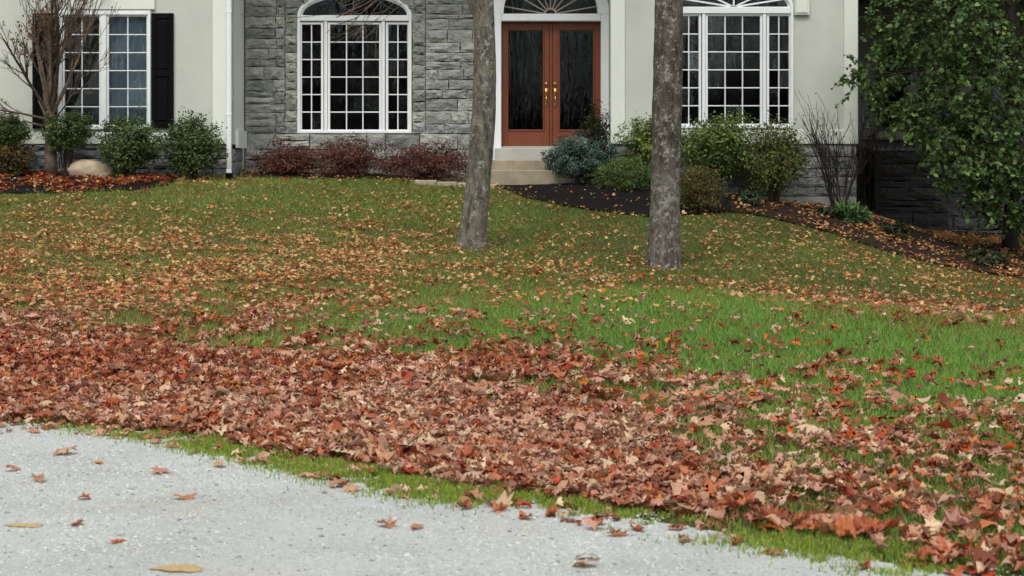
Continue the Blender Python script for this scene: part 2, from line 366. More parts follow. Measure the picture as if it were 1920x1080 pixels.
EDGE_PX = [(-60,796),(80,803),(180,808),(260,812),(330,822),(420,842),(500,858),(580,876),(660,895),(740,914),(820,926),(900,938),(1000,952),(1100,966),(1200,980),(1300,994),(1400,1012),(1480,1030),(1560,1046),(1660,1062),(1780,1080)]
edge = [G(*p) for p in EDGE_PX]
drive_poly = [(-30.0, 16.5), (-9.0, 13.2)] + [(p.x, p.y) for p in edge] + [(3.6, 6.6), (6.5, 5.2), (30, -1.0), (30, -9), (-30, -9)]
region('gravel_drive', drive_poly, M['gravel'], 0.012, 0.35)
DR = np.array(drive_poly)
bedR_front = [(928,350),(985,372),(1050,386),(1120,398),(1210,408),(1300,404),(1372,400),(1430,408),(1500,424),(1560,440),(1640,466),(1740,494),(1830,510),(1930,526),(2040,545)]
bR = [G(*p) for p in bedR_front]
bed_right = [(p.x, p.y) for p in bR] + [(11.0, 33.3), (5.4, 33.3), (5.4, 28.95), (1.6, 28.95), (0.9, 29.02)]
_split = 6
region('mulch_bed', [(p.x, p.y) for p in bR[:_split + 1]] + [(bR[_split].x + 0.1, 28.9), (1.6, 28.95), (0.95, 29.0)], M['mulch_black'], 0.03, 0.09, 0.03, 0.05)
region('mulch_bed', [(p.x, p.y) for p in bR[_split:]] + [(11.0, 33.3), (5.4, 33.3), (5.4, 28.95), (bR[_split].x + 0.1, 28.9)], M['mulch_brown'], 0.03, 0.12, 0.03, 0.06)
bL = [G(*p) for p in [(-150,366),(0,364),(90,364),(180,361),(260,357),(315,349),(330,338)]]
bed_left = [(p.x, p.y) for p in bL] + [(-5.05, 28.72), (-10.5, 28.72)]
region('mulch_bed', bed_left, M['mulch_black'], 0.015, 0.09, 0.03, 0.04)
bM = [G(*p) for p in [(452,333),(560,336),(700,337),(860,336)]]
bed_mid = [(p.x, p.y) for p in bM] + [(-0.9, 29.95), (-4.3, 29.95)]
region('mulch_bed', bed_mid, M['mulch_brown'], 0.02, 0.09, 0.03, 0.03)
BEDS = [np.array(bed_right), np.array(bed_left), np.array(bed_mid)]

# ------------------------------------------------------------------ house
YL, YC, YR = 28.8, 30.0, 29.0          # front planes: left wing, stone entry bay, right section
TOP = 6.4
house = empty('house', (0, 30.0, 1.3), 'pale stucco and grey stone house with arched windows and double door', 'house')
def wall(name, Y, outline, holes, mat, depth=0.14):
    loops = [[Vector((x, z, 0)) for x, z in outline]] + [[Vector((x, z, 0)) for x, z in h] for h in holes]
    flat = [p for l in loops for p in l]; tris = tessellate_polygon(loops)
    mb = MB(); vs = [(p.x, Y, p.y) for p in flat]
    fs = []
    for a, b, c in tris:
        pa, pb, pc = flat[a], flat[b], flat[c]
        cr = (pb.x - pa.x) * (pc.y - pa.y) - (pb.y - pa.y) * (pc.x - pa.x)
        fs.append((a, b, c) if cr > 0 else (a, c, b))
    mb.add(vs, fs)
    for h in holes:
        n = len(h); v = [(x, Y, z) for x, z in h] + [(x, Y + depth, z) for x, z in h]
        mb.add(v, [(i, (i + 1) % n, (i + 1) % n + n, i + n) for i in range(n)])
    return mb.build(name, mat, house)
def arch_pts(cx, hw, zs, b, n=28):     # from the right springing over the crown to the left one
    return [(cx + hw * math.cos(math.pi * k / n), zs + b * math.sin(math.pi * k / n)) for k in range(n + 1)]
def arch_hole(cx, hw, z0, zs, b): return [(cx - hw, z0), (cx + hw, z0)] + arch_pts(cx, hw, zs, b)

PANE = None
def pane(parent, x0, x1, Y, z0, z1, mat=None, tilt=0.011):
    global PANE
    if PANE is None:
        PANE = bpy.data.meshes.new('pane'); mb = MB().box(-0.5, 0.5, -0.003, 0.003, -0.5, 0.5)
        PANE.from_pydata(mb.v, [], mb.f); PANE.materials.append(M['glass'])
    me = PANE
    if mat is not None:
        me = PANE.copy(); me.materials.clear(); me.materials.append(mat)
    o = link('pane', me, None, parent); o.location = ((x0 + x1) / 2, Y, (z0 + z1) / 2); o.scale = (abs(x1 - x0), 1, abs(z1 - z0))
    o.rotation_euler = (RNG.gauss(0, tilt), 0, RNG.gauss(0, tilt)); return o
def bar(name, parent, px0, px1, py0, py1, Yr, f, d, mat='white', b=0.004):
    return MB().box(wx(px0, Yr), wx(px1, Yr), Yr + f, Yr + f + d, wz(py1, Yr), wz(py0, Yr), b).build(name, M[mat], parent)
def sash(win, Yr, gx0, gx1, gy0, gy1, cols, rows, fw=5.5, mw=2.1):
    """a glazed sash: frame, muntin bars, one pane per light (pixel extents of the glass)"""
    mb = MB(); e = 0.012
    X0, X1, Z0, Z1 = wx(gx0, Yr), wx(gx1, Yr), wz(gy1, Yr), wz(gy0, Yr); w = fw * Yr / F_PX
    mb.box(X0 - w, X0, Yr - 0.012, Yr + 0.045, Z0 - w, Z1 + w, 0.005); mb.box(X1, X1 + w, Yr - 0.012, Yr + 0.045, Z0 - w, Z1 + w, 0.005)
    mb.box(X0, X1, Yr - 0.010, Yr + 0.043, Z0 - w, Z0, 0.005); mb.box(X0, X1, Yr - 0.010, Yr + 0.043, Z1, Z1 + w, 0.005)
    mb.build('sash', M['white'], win); m = mw * Yr / F_PX / 2
    for c in range(1, cols):
        x = X0 + (X1 - X0) * c / cols; MB().box(x - m, x + m, Yr + 0.004, Yr + 0.026, Z0, Z1, 0.003).build('muntin', M['white'], win)
    for r in range(1, rows):
        z = Z0 + (Z1 - Z0) * r / rows
        MB().box(X0, X1, Yr + 0.007, Yr + 0.024, z - m, z + m, 0.003).build('muntin', M['white'], win)
    for c in range(cols):
        for r in range(rows):
            pane(win, X0 + (X1 - X0) * c / cols, X0 + (X1 - X0) * (c + 1) / cols, Yr + 0.030, Z0 + (Z1 - Z0) * r / rows, Z0 + (Z1 - Z0) * (r + 1) / rows)
def ring(mb, cx, zs, hw0, b0, hw1, b1, y0, y1, n=28):      # half-elliptical frame between inner (0) and outer (1) arcs
    A = arch_pts(cx, hw0, zs, b0, n); B = arch_pts(cx, hw1, zs, b1, n)
    for k in range(n):
        p = [A[k], B[k], B[k + 1], A[k + 1]]
        v = [(x, y0, z) for x, z in p] + [(x, y1, z) for x, z in p]
        mb.add(v, [(0, 1, 2, 3), (0, 4, 5, 1), (2, 6, 7, 3), (1, 5, 6, 2), (3, 7, 4, 0), (7, 6, 5, 4)])
def arch_pane(parent, cx, hw, zs, b, Y, a0=0.0, a1=math.pi, n=16, fan=True, mat='glass'):
    pts = [(cx, zs)] + [(cx + hw * math.cos(a0 + (a1 - a0) * k / n), zs + b * math.sin(a0 + (a1 - a0) * k / n)) for k in range(n + 1)]
    m = len(pts); v = [(x, Y, z) for x, z in pts] + [(x, Y + 0.006, z) for x, z in pts]
    f = [tuple(range(m)), tuple(range(2 * m - 1, m - 1, -1))] + [(i, i + m, (i + 1) % m + m, (i + 1) % m) for i in range(m)]
    mb = MB(); mb.add(v, f); return mb.build('pane', M[mat], parent)
def room(x0, x1, z0, z1, Y, d=3.2):
    v = [(x0, Y, z0), (x1, Y, z0), (x1, Y, z1), (x0, Y, z1), (x0, Y + d, z0), (x1, Y + d, z0), (x1, Y + d, z1), (x0, Y + d, z1)]
    mb = MB(); mb.add(v, [(4, 5, 6, 7), (0, 1, 5, 4), (3, 2, 6, 7), (0, 4, 7, 3), (1, 2, 6, 5)]); return mb.build('interior', M['interior'], house)

# --- stones
def stone(parent, mat, x0, x1, z0, z1, Y, proud, cutl=None, cutr=None):
    g = 0.003; nx, nz = 4, 3; V = []; F = []
    for j in range(nz + 1):
        z = z0 + g + (z1 - z0 - 2 * g) * j / nz
        l, r = x0 + g, x1 - g
        if cutl: l = max(l, cutl(z))
        if cutr: r = min(r, cutr(z))
        if r - l < 0.02: r = l + 0.02
        for i in range(nx + 1):
            t = i / nx; onx = i in (0, nx); onz = j in (0, nz)
            x = l + (r - l) * t; zz = z; y = Y - proud
            if onx or onz: y = Y - proud * RNG.uniform(0.62, 0.92)
            else:
                y -= RNG.uniform(-0.014, 0.018); x += RNG.uniform(-0.3, 0.3) * (r - l) / nx; zz += RNG.uniform(-0.3, 0.3) * (z1 - z0) / nz
            if onz and not onx: zz += RNG.uniform(-0.004, 0.014) * (1 if j == 0 else -1)
            if onx and not onz: x += RNG.uniform(-0.003, 0.010) * (1 if i == 0 else -1)
            V.append((x, y, zz))
    w = nx + 1
    for j in range(nz):
        for i in range(nx):
            a = j * w + i
            if (i + j) % 2: F += [(a, a + 1, a + w + 1), (a, a + w + 1, a + w)]
            else: F += [(a, a + 1, a + w), (a + 1, a + w + 1, a + w)]
    per = [i for i in range(w)] + [j * w + nx for j in range(1, nz + 1)] + [nz * w + i for i in range(nx - 1, -1, -1)] + [j * w for j in range(nz - 1, 0, -1)]
    n0 = len(V); V += [(V[i][0], Y + 0.01, V[i][2]) for i in per]; m = len(per)
    F += [(per[k], n0 + k, n0 + (k + 1) % m, per[(k + 1) % m]) for k in range(m)]
    mb = MB(); mb.v = V; mb.f = F; return mb.build('stone', mat, parent)
def lay(parent, mat, x0, x1, z0, z1, Y, hmin=0.11, hmax=0.22, wmin=0.2, wmax=0.62, proud=(0.035, 0.075), cutl=None, cutr=None, skip=None):
    z = z0
    while z < z1 - 0.02:
        h = RNG.uniform(hmin, hmax)
        if z + h > z1 - hmin * 0.6: h = z1 - z
        x = x0 + 0.0
        while x < x1 - 0.02:
            w = RNG.uniform(wmin, wmax)
            if x + w > x1 - wmin * 0.55: w = x1 - x
            if not (skip and skip(x, x + w, z, z + h)):
                if h > 0.17 and w > 0.34 and RNG.random() < 0.22:
                    s = RNG.uniform(0.42, 0.58) * h
                    stone(parent, mat, x, x + w, z, z + s, Y, RNG.uniform(*proud), cutl, cutr); stone(parent, mat, x, x + w, z + s, z + h, Y, RNG.uniform(*proud), cutl, cutr)
                else: stone(parent, mat, x, x + w, z, z + h, Y, RNG.uniform(*proud), cutl, cutr)
            x += w
        z += h

# --- left wing
XL0, XL1 = -10.6, wx(437, YL)
zb = wz(270, YL)
lw_hole = [(wx(110, YL), wz(244, YL)), (wx(283, YL), wz(244, YL)), (wx(283, YL), wz(19, YL)), (wx(110, YL), wz(19, YL))]
wall('stucco_wall', YL, [(XL0, zb), (XL1, zb), (XL1, TOP), (XL0, TOP)], [lw_hole], M['stucco'])
mb = MB(); mb.box(XL0, wx(399, YL), YL - 0.035, YL + 0.01, zb - 0.004, wz(249, YL), 0.008); mb.build('sill_band', M['stucco_trim'], house)
MB().box(wx(399, YL), XL1, YL - 0.05, YL + 0.02, zb - 0.004, TOP, 0.01).build('corner_board', M['stucco_trim'], house)
MB().box(wx(134, YL), wx(291, YL), YL - 0.045, YL + 0.01, wz(19, YL) + 0.003, wz(-60, YL), 0.01).build('window_head', M['stucco_trim'], house)
# return wall of the wing
mb = MB(); mb.add([(XL1, YL - 0.05, zb), (XL1, YC + 0.2, zb), (XL1, YC + 0.2, TOP), (XL1, YL - 0.05, TOP)], [(0, 1, 2, 3)])
mb.build('return_wall', M['stucco_trim'], house)
MB().box(XL1 + 0.001, XL1 + 0.05, YL + 0.25, YC - 0.05, zb - 0.06, zb + 0.22).build('return_sill', M['stucco_trim'], house)
lb = MB().box(XL0, XL1 - 0.06, YL + 0.05, YL + 0.3, 0.9, zb - 0.005).build('stone_base', M['mortar'], house)
lay(lb, M['stone_base'], wx(-120, YL), XL1 - 0.01, 1.27, zb - 0.008, YL + 0.05, 0.12, 0.17, 0.28, 0.6)
rb_ = MB().box(XL1 - 0.30, XL1 - 0.06, YL + 0.31, YC + 0.1, 0.9, zb - 0.005).build('stone_return', M['mortar'], house)
for k in range(3):                     # stones on the return, turned to face sideways
    z0 = 1.28 + k * 0.20
    for a, b in ((YL + 0.06, YL + 0.62 - 0.12 * (k % 2)), (YL + 0.62 - 0.12 * (k % 2), YC - 0.03)):
        z1 = min(z0 + 0.20, zb - 0.07)
        o = stone(rb_, M['stone_base'], a, b, z0, z1, 0.0, 0.05)
        me = o.data
        for v in me.vertices: v.co = Vector((XL1 - 0.06 - v.co.y, v.co.x, v.co.z))
# left wing window
win = MB()
win.box(wx(110, YL), wx(117, YL), YL - 0.04, YL + 0.09, wz(243, YL), wz(20, YL), 0.006); win.box(wx(278, YL), wx(283, YL), YL - 0.04, YL + 0.09, wz(243, YL), wz(20, YL), 0.006)
win.box(wx(117, YL), wx(278, YL), YL - 0.038, YL + 0.09, wz(28, YL), wz(20, YL), 0.006); win.box(wx(117, YL), wx(278, YL), YL - 0.038, YL + 0.09, wz(243, YL), wz(236, YL), 0.006)
win.box(wx(188, YL), wx(200, YL), YL - 0.03, YL + 0.09, wz(236, YL), wz(28, YL), 0.006)
w1 = win.build('window', M['white'], house); w1['label'] = 'rectangular twin window with white grilles'
sash(w1, YL, 121, 186, 31, 234, 2, 6, 3.2, 1.9); sash(w1, YL, 204, 275, 31, 234, 2, 6, 3.2, 1.9)
mb = MB()                              # drawn curtain behind the second sash
for k in range(41):
    x = wx(196, YL) + (wx(282, YL) - wx(196, YL)) * k / 40; y = YL + 0.22 + 0.03 * math.sin(k * 1.15) + 0.012 * math.sin(k * 2.7)
    mb.v += [(x, y, wz(246, YL)), (x, y, wz(10, YL))]
mb.f = [(2 * k, 2 * k + 2, 2 * k + 3, 2 * k + 1) for k in range(40)]
mb.build('curtain', M['curtain'], house, True)
MB().box(wx(108, YL), wx(190, YL), YL + 0.14, YL + 0.145, wz(246, YL), wz(16, YL)).build('roller_blind', M['screen'], house)
room(wx(60, YL), wx(330, YL), wz(300, YL), wz(-40, YL), YL + 0.15)
def shutter(p0, p1, y0, y1, Yr):
    X0, X1, Z0, Z1 = wx(p0, Yr), wx(p1, Yr), wz(y1, Yr), wz(y0, Yr); st = 0.055
    mb = MB(); mb.box(X0, X0 + st, Yr - 0.05, Yr - 0.004, Z0, Z1, 0.004); mb.box(X1 - st, X1, Yr - 0.05, Yr - 0.004, Z0, Z1, 0.004)
    zm = Z0 + (Z1 - Z0) * 0.475
    for a, b in ((Z0, Z0 + 0.09), (zm - 0.045, zm + 0.045), (Z1 - 0.08, Z1)): mb.box(X0 + st, X1 - st, Yr - 0.048, Yr - 0.004, a, b, 0.004)
    s = mb.build('shutter', M['black'], house)
    for a, b in ((Z0 + 0.09, zm - 0.045), (zm + 0.045, Z1 - 0.08)):
        MB().box(X0 + st, X1 - st, Yr - 0.030, Yr - 0.004, a, b).build('shutter_panel', M['black'], s)
        MB().box(X0 + st + 0.03, X1 - st - 0.03, Yr - 0.042, Yr - 0.028, a + 0.03, b - 0.03, 0.008).build('shutter_panel', M['black'], s)
shutter(62, 107, 25, 241, YL); shutter(285, 326, 25, 241, YL)
# downspout at the inner corner
mb = MB(); xd = wx(431, YL); mb.box(xd - 0.037, xd + 0.037, YL - 0.12, YL - 0.055, 1.55, TOP, 0.012)
mb.add([(xd - 0.037, YL - 0.12, 1.56), (xd + 0.037, YL - 0.12, 1.56), (xd + 0.037, YL - 0.055, 1.56), (xd - 0.037, YL - 0.055, 1.56),
        (xd - 0.03, YL - 0.16, 1.50), (xd + 0.045, YL - 0.16, 1.50), (xd + 0.045, YL - 0.09, 1.48), (xd - 0.03, YL - 0.09, 1.48)],
       [(0, 1, 5, 4), (1, 2, 6, 5), (2, 3, 7, 6), (3, 0, 4, 7), (4, 5, 6, 7)])
ds = mb.build('downspout', M['white'], house)
MB().box(xd - 0.045, xd + 0.06, YL - 0.175, YL - 0.08, 1.40, 1.50, 0.01).build('drain_boot', M['black'], ds)
for z in (2.4, 4.0): MB().box(xd - 0.045, xd + 0.045, YL - 0.124, YL - 0.05, z, z + 0.03).build('strap', M['white'], ds)

# --- stone entry bay
wcx = wx(665, YC); whw = wx(772, YC) - wcx; wzs = wz(35, YC); wb = 52 * YC / F_PX
dcx = wx(1032, YC); dhw = wx(1141, YC) - dcx; dzs = wz(27, YC); db = dhw
z_sill = wz(249, YC)
h1_ = arch_hole(wcx, whw - 0.01, z_sill, wzs, wb - 0.01)
h2_ = [(dcx - dhw + 0.01, 1.3), (dcx + dhw - 0.01, 1.3)] + arch_pts(dcx, dhw - 0.01, dzs, db - 0.01)
sw = wall('stone_wall', YC, [(XL1, 0.9), (2.2, 0.9), (2.2, TOP), (XL1, TOP)], [h1_, h2_], M['mortar'], 0.16)
XS0 = XL1 + 0.02; XJ0, XJ1 = wx(535, YC), wx(558, YC); XK0, XK1 = wx(773, YC), wx(798, YC); XD0 = dcx - dhw
def cut_left_of(cx, hw, zs, b):
    return lambda z: cx - (hw * math.sqrt(max(0.0, 1 - ((z - zs) / b) ** 2)) if zs < z < zs + b else (hw if z <= zs else 0)) - 0.004
def cut_right_of(cx, hw, zs, b):
    return lambda z: cx + (hw * math.sqrt(max(0.0, 1 - ((z - zs) / b) ** 2)) if zs < z < zs + b else (hw if z <= zs else 0)) + 0.004
zw0 = z_sill - 0.01
lay(sw, M['stone'], XS0, XJ0, zw0, 4.95, YC)
lay(sw, M['stone'], XJ0, XJ1, zw0, wzs - 0.06, YC, 0.13, 0.2, 0.5, 0.6)
lay(sw, M['stone'], XJ0, wcx, wzs - 0.06, wzs + wb, YC, 0.10, 0.16, 0.24, 0.36, cutr=cut_left_of(wcx, whw, wzs, wb), skip=lambda a, b, z0, z1: a > cut_left_of(wcx, whw, wzs, wb)((z0 * 0.4 + z1 * 0.6)) - 0.06)
lay(sw, M['stone'], wcx, XK1, wzs - 0.06, wzs + wb, YC, 0.10, 0.16, 0.24, 0.36, cutl=cut_right_of(wcx, whw, wzs, wb), skip=lambda a, b, z0, z1: b < cut_right_of(wcx, whw, wzs, wb)((z0 * 0.4 + z1 * 0.6)) + 0.06)
lay(sw, M['stone'], XJ0, XK1, wzs + wb, 4.95, YC)
lay(sw, M['stone'], XK0, XK1, zw0, wzs - 0.06, YC, 0.13, 0.2, 0.5, 0.6)
lay(sw, M['stone'], XK1, XD0 - 0.004, zw0, dzs, YC)
lay(sw, M['stone'], XK1, dcx, dzs, 4.95, YC, cutr=cut_left_of(dcx, dhw, dzs, db), skip=lambda a, b, z0, z1: a > cut_left_of(dcx, dhw, dzs, db)((z0 + z1) / 2) - 0.08)
lay(sw, M['stone'], XS0, XD0 - 0.004, 1.22, zw0, YC)

def big_window(Yr, c, y_tr0, y_tr1, y_gl0, y_gl1, y_bot, half, gl, mul, b_out, b_in, label, spokes):
    """three casements under a half-elliptical light; c centre column, pixel half-widths"""
    mb = MB(); X = lambda p: wx(p, Yr); Z = lambda p: wz(p, Yr); zs = Z(y_tr0)
    mb.box(X(c - half), X(c - half + 5), Yr - 0.05, Yr + 0.10, Z(y_bot), zs, 0.006); mb.box(X(c + half - 5), X(c + half), Yr - 0.05, Yr + 0.10, Z(y_bot), zs, 0.006)
    mb.box(X(c - half + 5), X(c + half - 5), Yr - 0.048, Yr + 0.10, Z(y_bot), Z(y_bot - 5), 0.006)
    mb.box(X(c - half + 5), X(c + half - 5), Yr - 0.046, Yr + 0.10, Z(y_tr1), zs, 0.010)
    for s in (-1, 1): mb.box(X(c + s * mul - 3), X(c + s * mul + 3), Yr - 0.034, Yr + 0.10, Z(y_bot - 5), Z(y_tr1), 0.006)
    k = Yr / F_PX
    ring(mb, X(c), zs, (half - 6) * k, (b_out - 7) * k, half * k, b_out * k, Yr - 0.05, Yr + 0.10)
    ring(mb, X(c), zs, gl[2] * k, b_in * k, (half - 6) * k, (b_out - 7) * k, Yr - 0.015, Yr + 0.09)
    w = mb.build('window', M['white'], house); w['label'] = label
    sash(w, Yr, c - gl[1], c - gl[0], y_gl0, y_gl1, 2, 6, 4.6); sash(w, Yr, c + gl[0], c + gl[1], y_gl0, y_gl1, 2, 6, 4.6)
    sash(w, Yr, c - mul + 8, c + mul - 8, y_gl0, y_gl1, 3, 6, 4.6)
    hw, b = gl[2] * k, b_in * k
    if spokes:
        angs = [0, 0.42, 0.92, math.pi / 2, math.pi - 0.92, math.pi - 0.42, math.pi]
        for a in angs[1:-1]:
            e = Vector((X(c) + hw * math.cos(a), 0, zs + b * math.sin(a))); o_ = Vector((X(c), 0, zs)); d = (e - o_).normalized(); n = Vector((-d.z, 0, d.x)) * 0.013
            mb = MB(); q = [o_ - n, e - n, e + n, o_ + n]
            mb.add([(p.x, Yr + 0.004, p.z) for p in q] + [(p.x, Yr + 0.026, p.z) for p in q], [(0, 1, 2, 3), (0, 4, 5, 1), (1, 5, 6, 2), (2, 6, 7, 3), (3, 7, 4, 0)])
            mb.build('muntin', M['white'], w)
        for a0, a1 in zip(angs[:-1], angs[1:]): arch_pane(w, X(c), hw, zs, b, Yr + 0.03, a0, a1, 8)
    else: arch_pane(w, X(c), hw, zs, b, Yr + 0.03)
    room(X(c - half - 40), X(c + half + 40), Z(y_bot + 90), Z(-60), Yr + 0.16)
    return w
big_window(YC, 665, 29, 40, 46, 243, 250, 107, (63, 99, 98), 54, 48, 36, 'arched window in the grey stone wall', False)

# --- entrance door with fan light
YD = YC + 0.10
dr = MB(); X = lambda p: wx(p, YD); Z = lambda p: wz(p, YD)
zsd = Z(27); k = YD / F_PX; xc = X(1032)
dr.box(X(922), X(940), YC - 0.06, YD + 0.08, 1.3, zsd, 0.008); dr.box(X(1126), X(1142), YC - 0.06, YD + 0.08, 1.9, zsd, 0.008)
dr.box(X(940), X(1126), YC - 0.055, YD + 0.08, Z(41), zsd, 0.012)
ring(dr, xc, zsd, 88 * k, 88 * k, 109 * k, 109 * k, YC - 0.06, YD + 0.08)
sur = dr.build('door_surround', M['white'], house)
def door_leaf(p0, p1, g0, g1, hx, label):
    mb = MB(); X0, X1, Z0, Z1 = X(p0), X(p1), Z(274), Z(42); a, b, c, d = X(g0), X(g1), Z(243), Z(57)
    mb.box(X0, a, YD, YD + 0.05, Z0, Z1, 0.004); mb.box(b, X1, YD, YD + 0.05, Z0, Z1, 0.004)
    mb.box(a, b, YD + 0.001, YD + 0.05, Z0, c, 0.003); mb.box(a, b, YD + 0.001, YD + 0.05, d, Z1, 0.003)
    l = mb.build('door', M['door'], house); l['label'] = label
    m2 = MB(); e = 0.028
    m2.box(a - e, a, YD - 0.014, YD + 0.004, c - e, d + e, 0.008); m2.box(b, b + e, YD - 0.014, YD + 0.004, c - e, d + e, 0.008)
    m2.box(a, b, YD - 0.013, YD + 0.004, c - e, c, 0.008); m2.box(a, b, YD - 0.013, YD + 0.004, d, d + e, 0.008)
    m2.build('glazing_bead', M['door'], l)
    pane(l, a, b, YD + 0.025, c, d, M['door_glass'], 0.001)
    hxX = X(hx)
    mb = MB(); mb.tube([(hxX, YD - 0.002, Z(157)), (hxX, YD - 0.022, Z(157))], [0.03, 0.026], 12); mb.box(hxX - 0.006, hxX + 0.006, YD - 0.045, YD - 0.02, Z(160), Z(154)); mb.build('deadbolt', M['brass'], l, True)
    mb = MB(); mb.box(hxX - 0.022, hxX + 0.022, YD - 0.010, YD - 0.001, Z(183), Z(166), 0.005)
    mb.tube([(hxX, YD - 0.01, Z(172)), (hxX, YD - 0.035, Z(172)), (hxX, YD - 0.05, Z(172)), (hxX, YD - 0.07, Z(172))], [0.012, 0.014, 0.032, 0.018], 12)
    mb.tube([(hxX, YD - 0.012, Z(179)), (hxX, YD - 0.055, Z(183)), (hxX, YD - 0.05, Z(191)), (hxX, YD - 0.012, Z(197))], [0.010, 0.011, 0.010, 0.009], 8)
    mb.box(hxX - 0.015, hxX + 0.015, YD - 0.010, YD - 0.001, Z(200), Z(194), 0.004); mb.build('handle', M['brass'], l, True)
door_leaf(940.5, 1030, 953, 1018, 1024, 'reddish brown glazed door leaf beside the tree trunk'); door_leaf(1036, 1126, 1050, 1112, 1041, 'reddish brown glazed door leaf behind the blue spruce')
MB().box(X(1030.5), X(1035.5), YD - 0.012, YD + 0.06, Z(274), Z(42), 0.004).build('astragal', M['door'], house)
MB().box(X(934), X(1132), YD - 0.10, YD + 0.08, 1.896, Z(274) - 0.002, 0.004).build('threshold', M['landing'], house)
fl = MB()
for k_ in range(9):
    a = math.pi * (k_ + 0.5) / 9; d = Vector((math.cos(a), 0, math.sin(a))); n = Vector((-d.z, 0, d.x)) * 0.009
    o_ = Vector((xc, 0, zsd)) + d * 0.10; e = Vector((xc, 0, zsd)) + d * (88 * k); q = [o_ - n, e - n, e + n, o_ + n]
    fl.add([(p.x, YD + 0.008, p.z) for p in q] + [(p.x, YD + 0.028, p.z) for p in q], [(0, 1, 2, 3), (0, 4, 5, 1), (1, 5, 6, 2), (2, 6, 7, 3), (3, 7, 4, 0)])
ring(fl, xc, zsd, 0.08, 0.08, 0.11, 0.11, YD + 0.005, YD + 0.028, 14)
fan = fl.build('fan_light', M['flag'], house)
arch_pane(fan, xc, 88 * k, zsd, 88 * k, YD + 0.032, n=28, mat='door_glass')
room(X(915), X(1150), 1.7, 5.0, YD + 0.12, 4.0)

# --- right section
XR0, XR1 = wx(1147, YR), wx(1606, YR); zbr = wz(270, YR)
RC = 1376
hr = arch_hole(wx(RC, YR), 111 * YR / F_PX, wz(242, YR), wz(14, YR), 49 * YR / F_PX)
wall('stucco_wall', YR, [(XR0, zbr), (XR1, zbr), (XR1, TOP), (XR0, TOP)], [hr], M['stucco'])
mb = MB(); mb.add([(XR0, YC + 0.1, 0.9), (XR0, YR, 0.9), (XR0, YR, TOP), (XR0, YC + 0.1, TOP), (XR1, YR, 0.3), (XR1, 38, -0.4), (XR1, 38, TOP), (XR1, YR, TOP)], [(0, 1, 2, 3), (4, 5, 6, 7)])
mb.build('return_wall', M['stucco'], house)
MB().box(XR0 - 0.02, wx(1172, YR), YR - 0.035, YR + 0.01, zbr - 0.004, TOP, 0.01).build('corner_board', M['stucco_trim'], house)
MB().box(wx(1582, YR), XR1 + 0.02, YR - 0.035, YR + 0.01, zbr - 0.004, TOP, 0.01).build('corner_board', M['stucco_trim'], house)
MB().box(wx(1172, YR), wx(1582, YR), YR - 0.034, YR + 0.01, zbr - 0.003, wz(243, YR), 0.01).build('sill_band', M['stucco_trim'], house)
mb = MB(); mb.box(wx(1489, YR), wx(1517, YR), YR - 0.07, YR + 0.01, wz(29, YR), wz(-14, YR), 0.012); ib = mb.build('impost_block', M['stucco_trim'], house)
MB().box(wx(1491, YR), wx(1513, YR), YR - 0.085, YR - 0.065, wz(25, YR), wz(-10, YR), 0.008).build('block_face', M['stucco_trim'], ib)
mb = MB(); mb.box(wx(1235, YR), wx(1263, YR), YR - 0.07, YR + 0.01, wz(29, YR), wz(-14, YR), 0.012); mb.build('impost_block', M['stucco_trim'], house)
big_window(YR, RC, 13, 26, 30, 232, 241, 111, (66, 103, 101), 57, 48, 36, 'arched window in the pale stucco wall beside the tree', True)
rbse = MB().box(XR0, XR1 - 0.06, YR + 0.05, YR + 0.3, 0.3, zbr - 0.005).build('stone_base', M['mortar'], house)
zf = wz(368, YR)
lay(rbse, M['stone_base'], XR0, XR1, zf, zbr - 0.008, YR + 0.05, 0.13, 0.20, 0.28, 0.62)
MB().box(XR0 - 0.0, XR1 - 0.002, YR + 0.012, YR + 0.32, 0.2, zf - 0.004, 0.01).build('foundation', M['concrete'], house)

# --- shaded side wing, set well back
YW = 33.4; XW1 = 11.2
zwt = wz(262, YW)
hole_w = [(wx(1648, YW), wz(244, YW)), (wx(1702, YW), wz(244, YW)), (wx(1702, YW), wz(95, YW)), (wx(1648, YW), wz(95, YW))]
wall('wing_wall', YW, [(XR1, zwt), (XW1, zwt), (XW1, TOP), (XR1, TOP)], [hole_w], M['wing_shade_stucco'])
ww = MB(); a, b, c, d = wx(1648, YW), wx(1702, YW), wz(244, YW), wz(95, YW)
ww.box(a, a + 0.05, YW - 0.03, YW + 0.06, c, d, 0.005); ww.box(b - 0.05, b, YW - 0.03, YW + 0.06, c, d, 0.005); ww.box(a + 0.05, b - 0.05, YW - 0.028, YW + 0.06, c, c + 0.05, 0.005); ww.box(a + 0.05, b - 0.05, YW - 0.028, YW + 0.06, d - 0.05, d, 0.005)
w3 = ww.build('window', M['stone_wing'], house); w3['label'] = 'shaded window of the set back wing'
pane(w3, a + 0.05, b - 0.05, YW + 0.03, c + 0.05, d - 0.05)
room(a - 0.3, b + 0.3, c - 0.4, d + 0.4, YW + 0.15)
MB().box(wx(1640, YW), wx(1722, YW), YW - 0.10, YW - 0.002, wz(262, YW), wz(248, YW), 0.01).build('window_sill', M['flag'], house)
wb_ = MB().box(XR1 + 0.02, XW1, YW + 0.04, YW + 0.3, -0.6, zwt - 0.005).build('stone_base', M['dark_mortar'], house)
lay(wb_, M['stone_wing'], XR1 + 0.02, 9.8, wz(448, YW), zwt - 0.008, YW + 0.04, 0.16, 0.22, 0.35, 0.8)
MB().box(XR1 + 0.02, XW1, YW + 0.0, YW + 0.03, -0.6, wz(448, YW) - 0.004).build('foundation', M['concrete'], house)
YB = 32.3                              # dark stone block standing in front of the wing
bx0, bx1 = wx(1640, YB), wx(1778, YB)
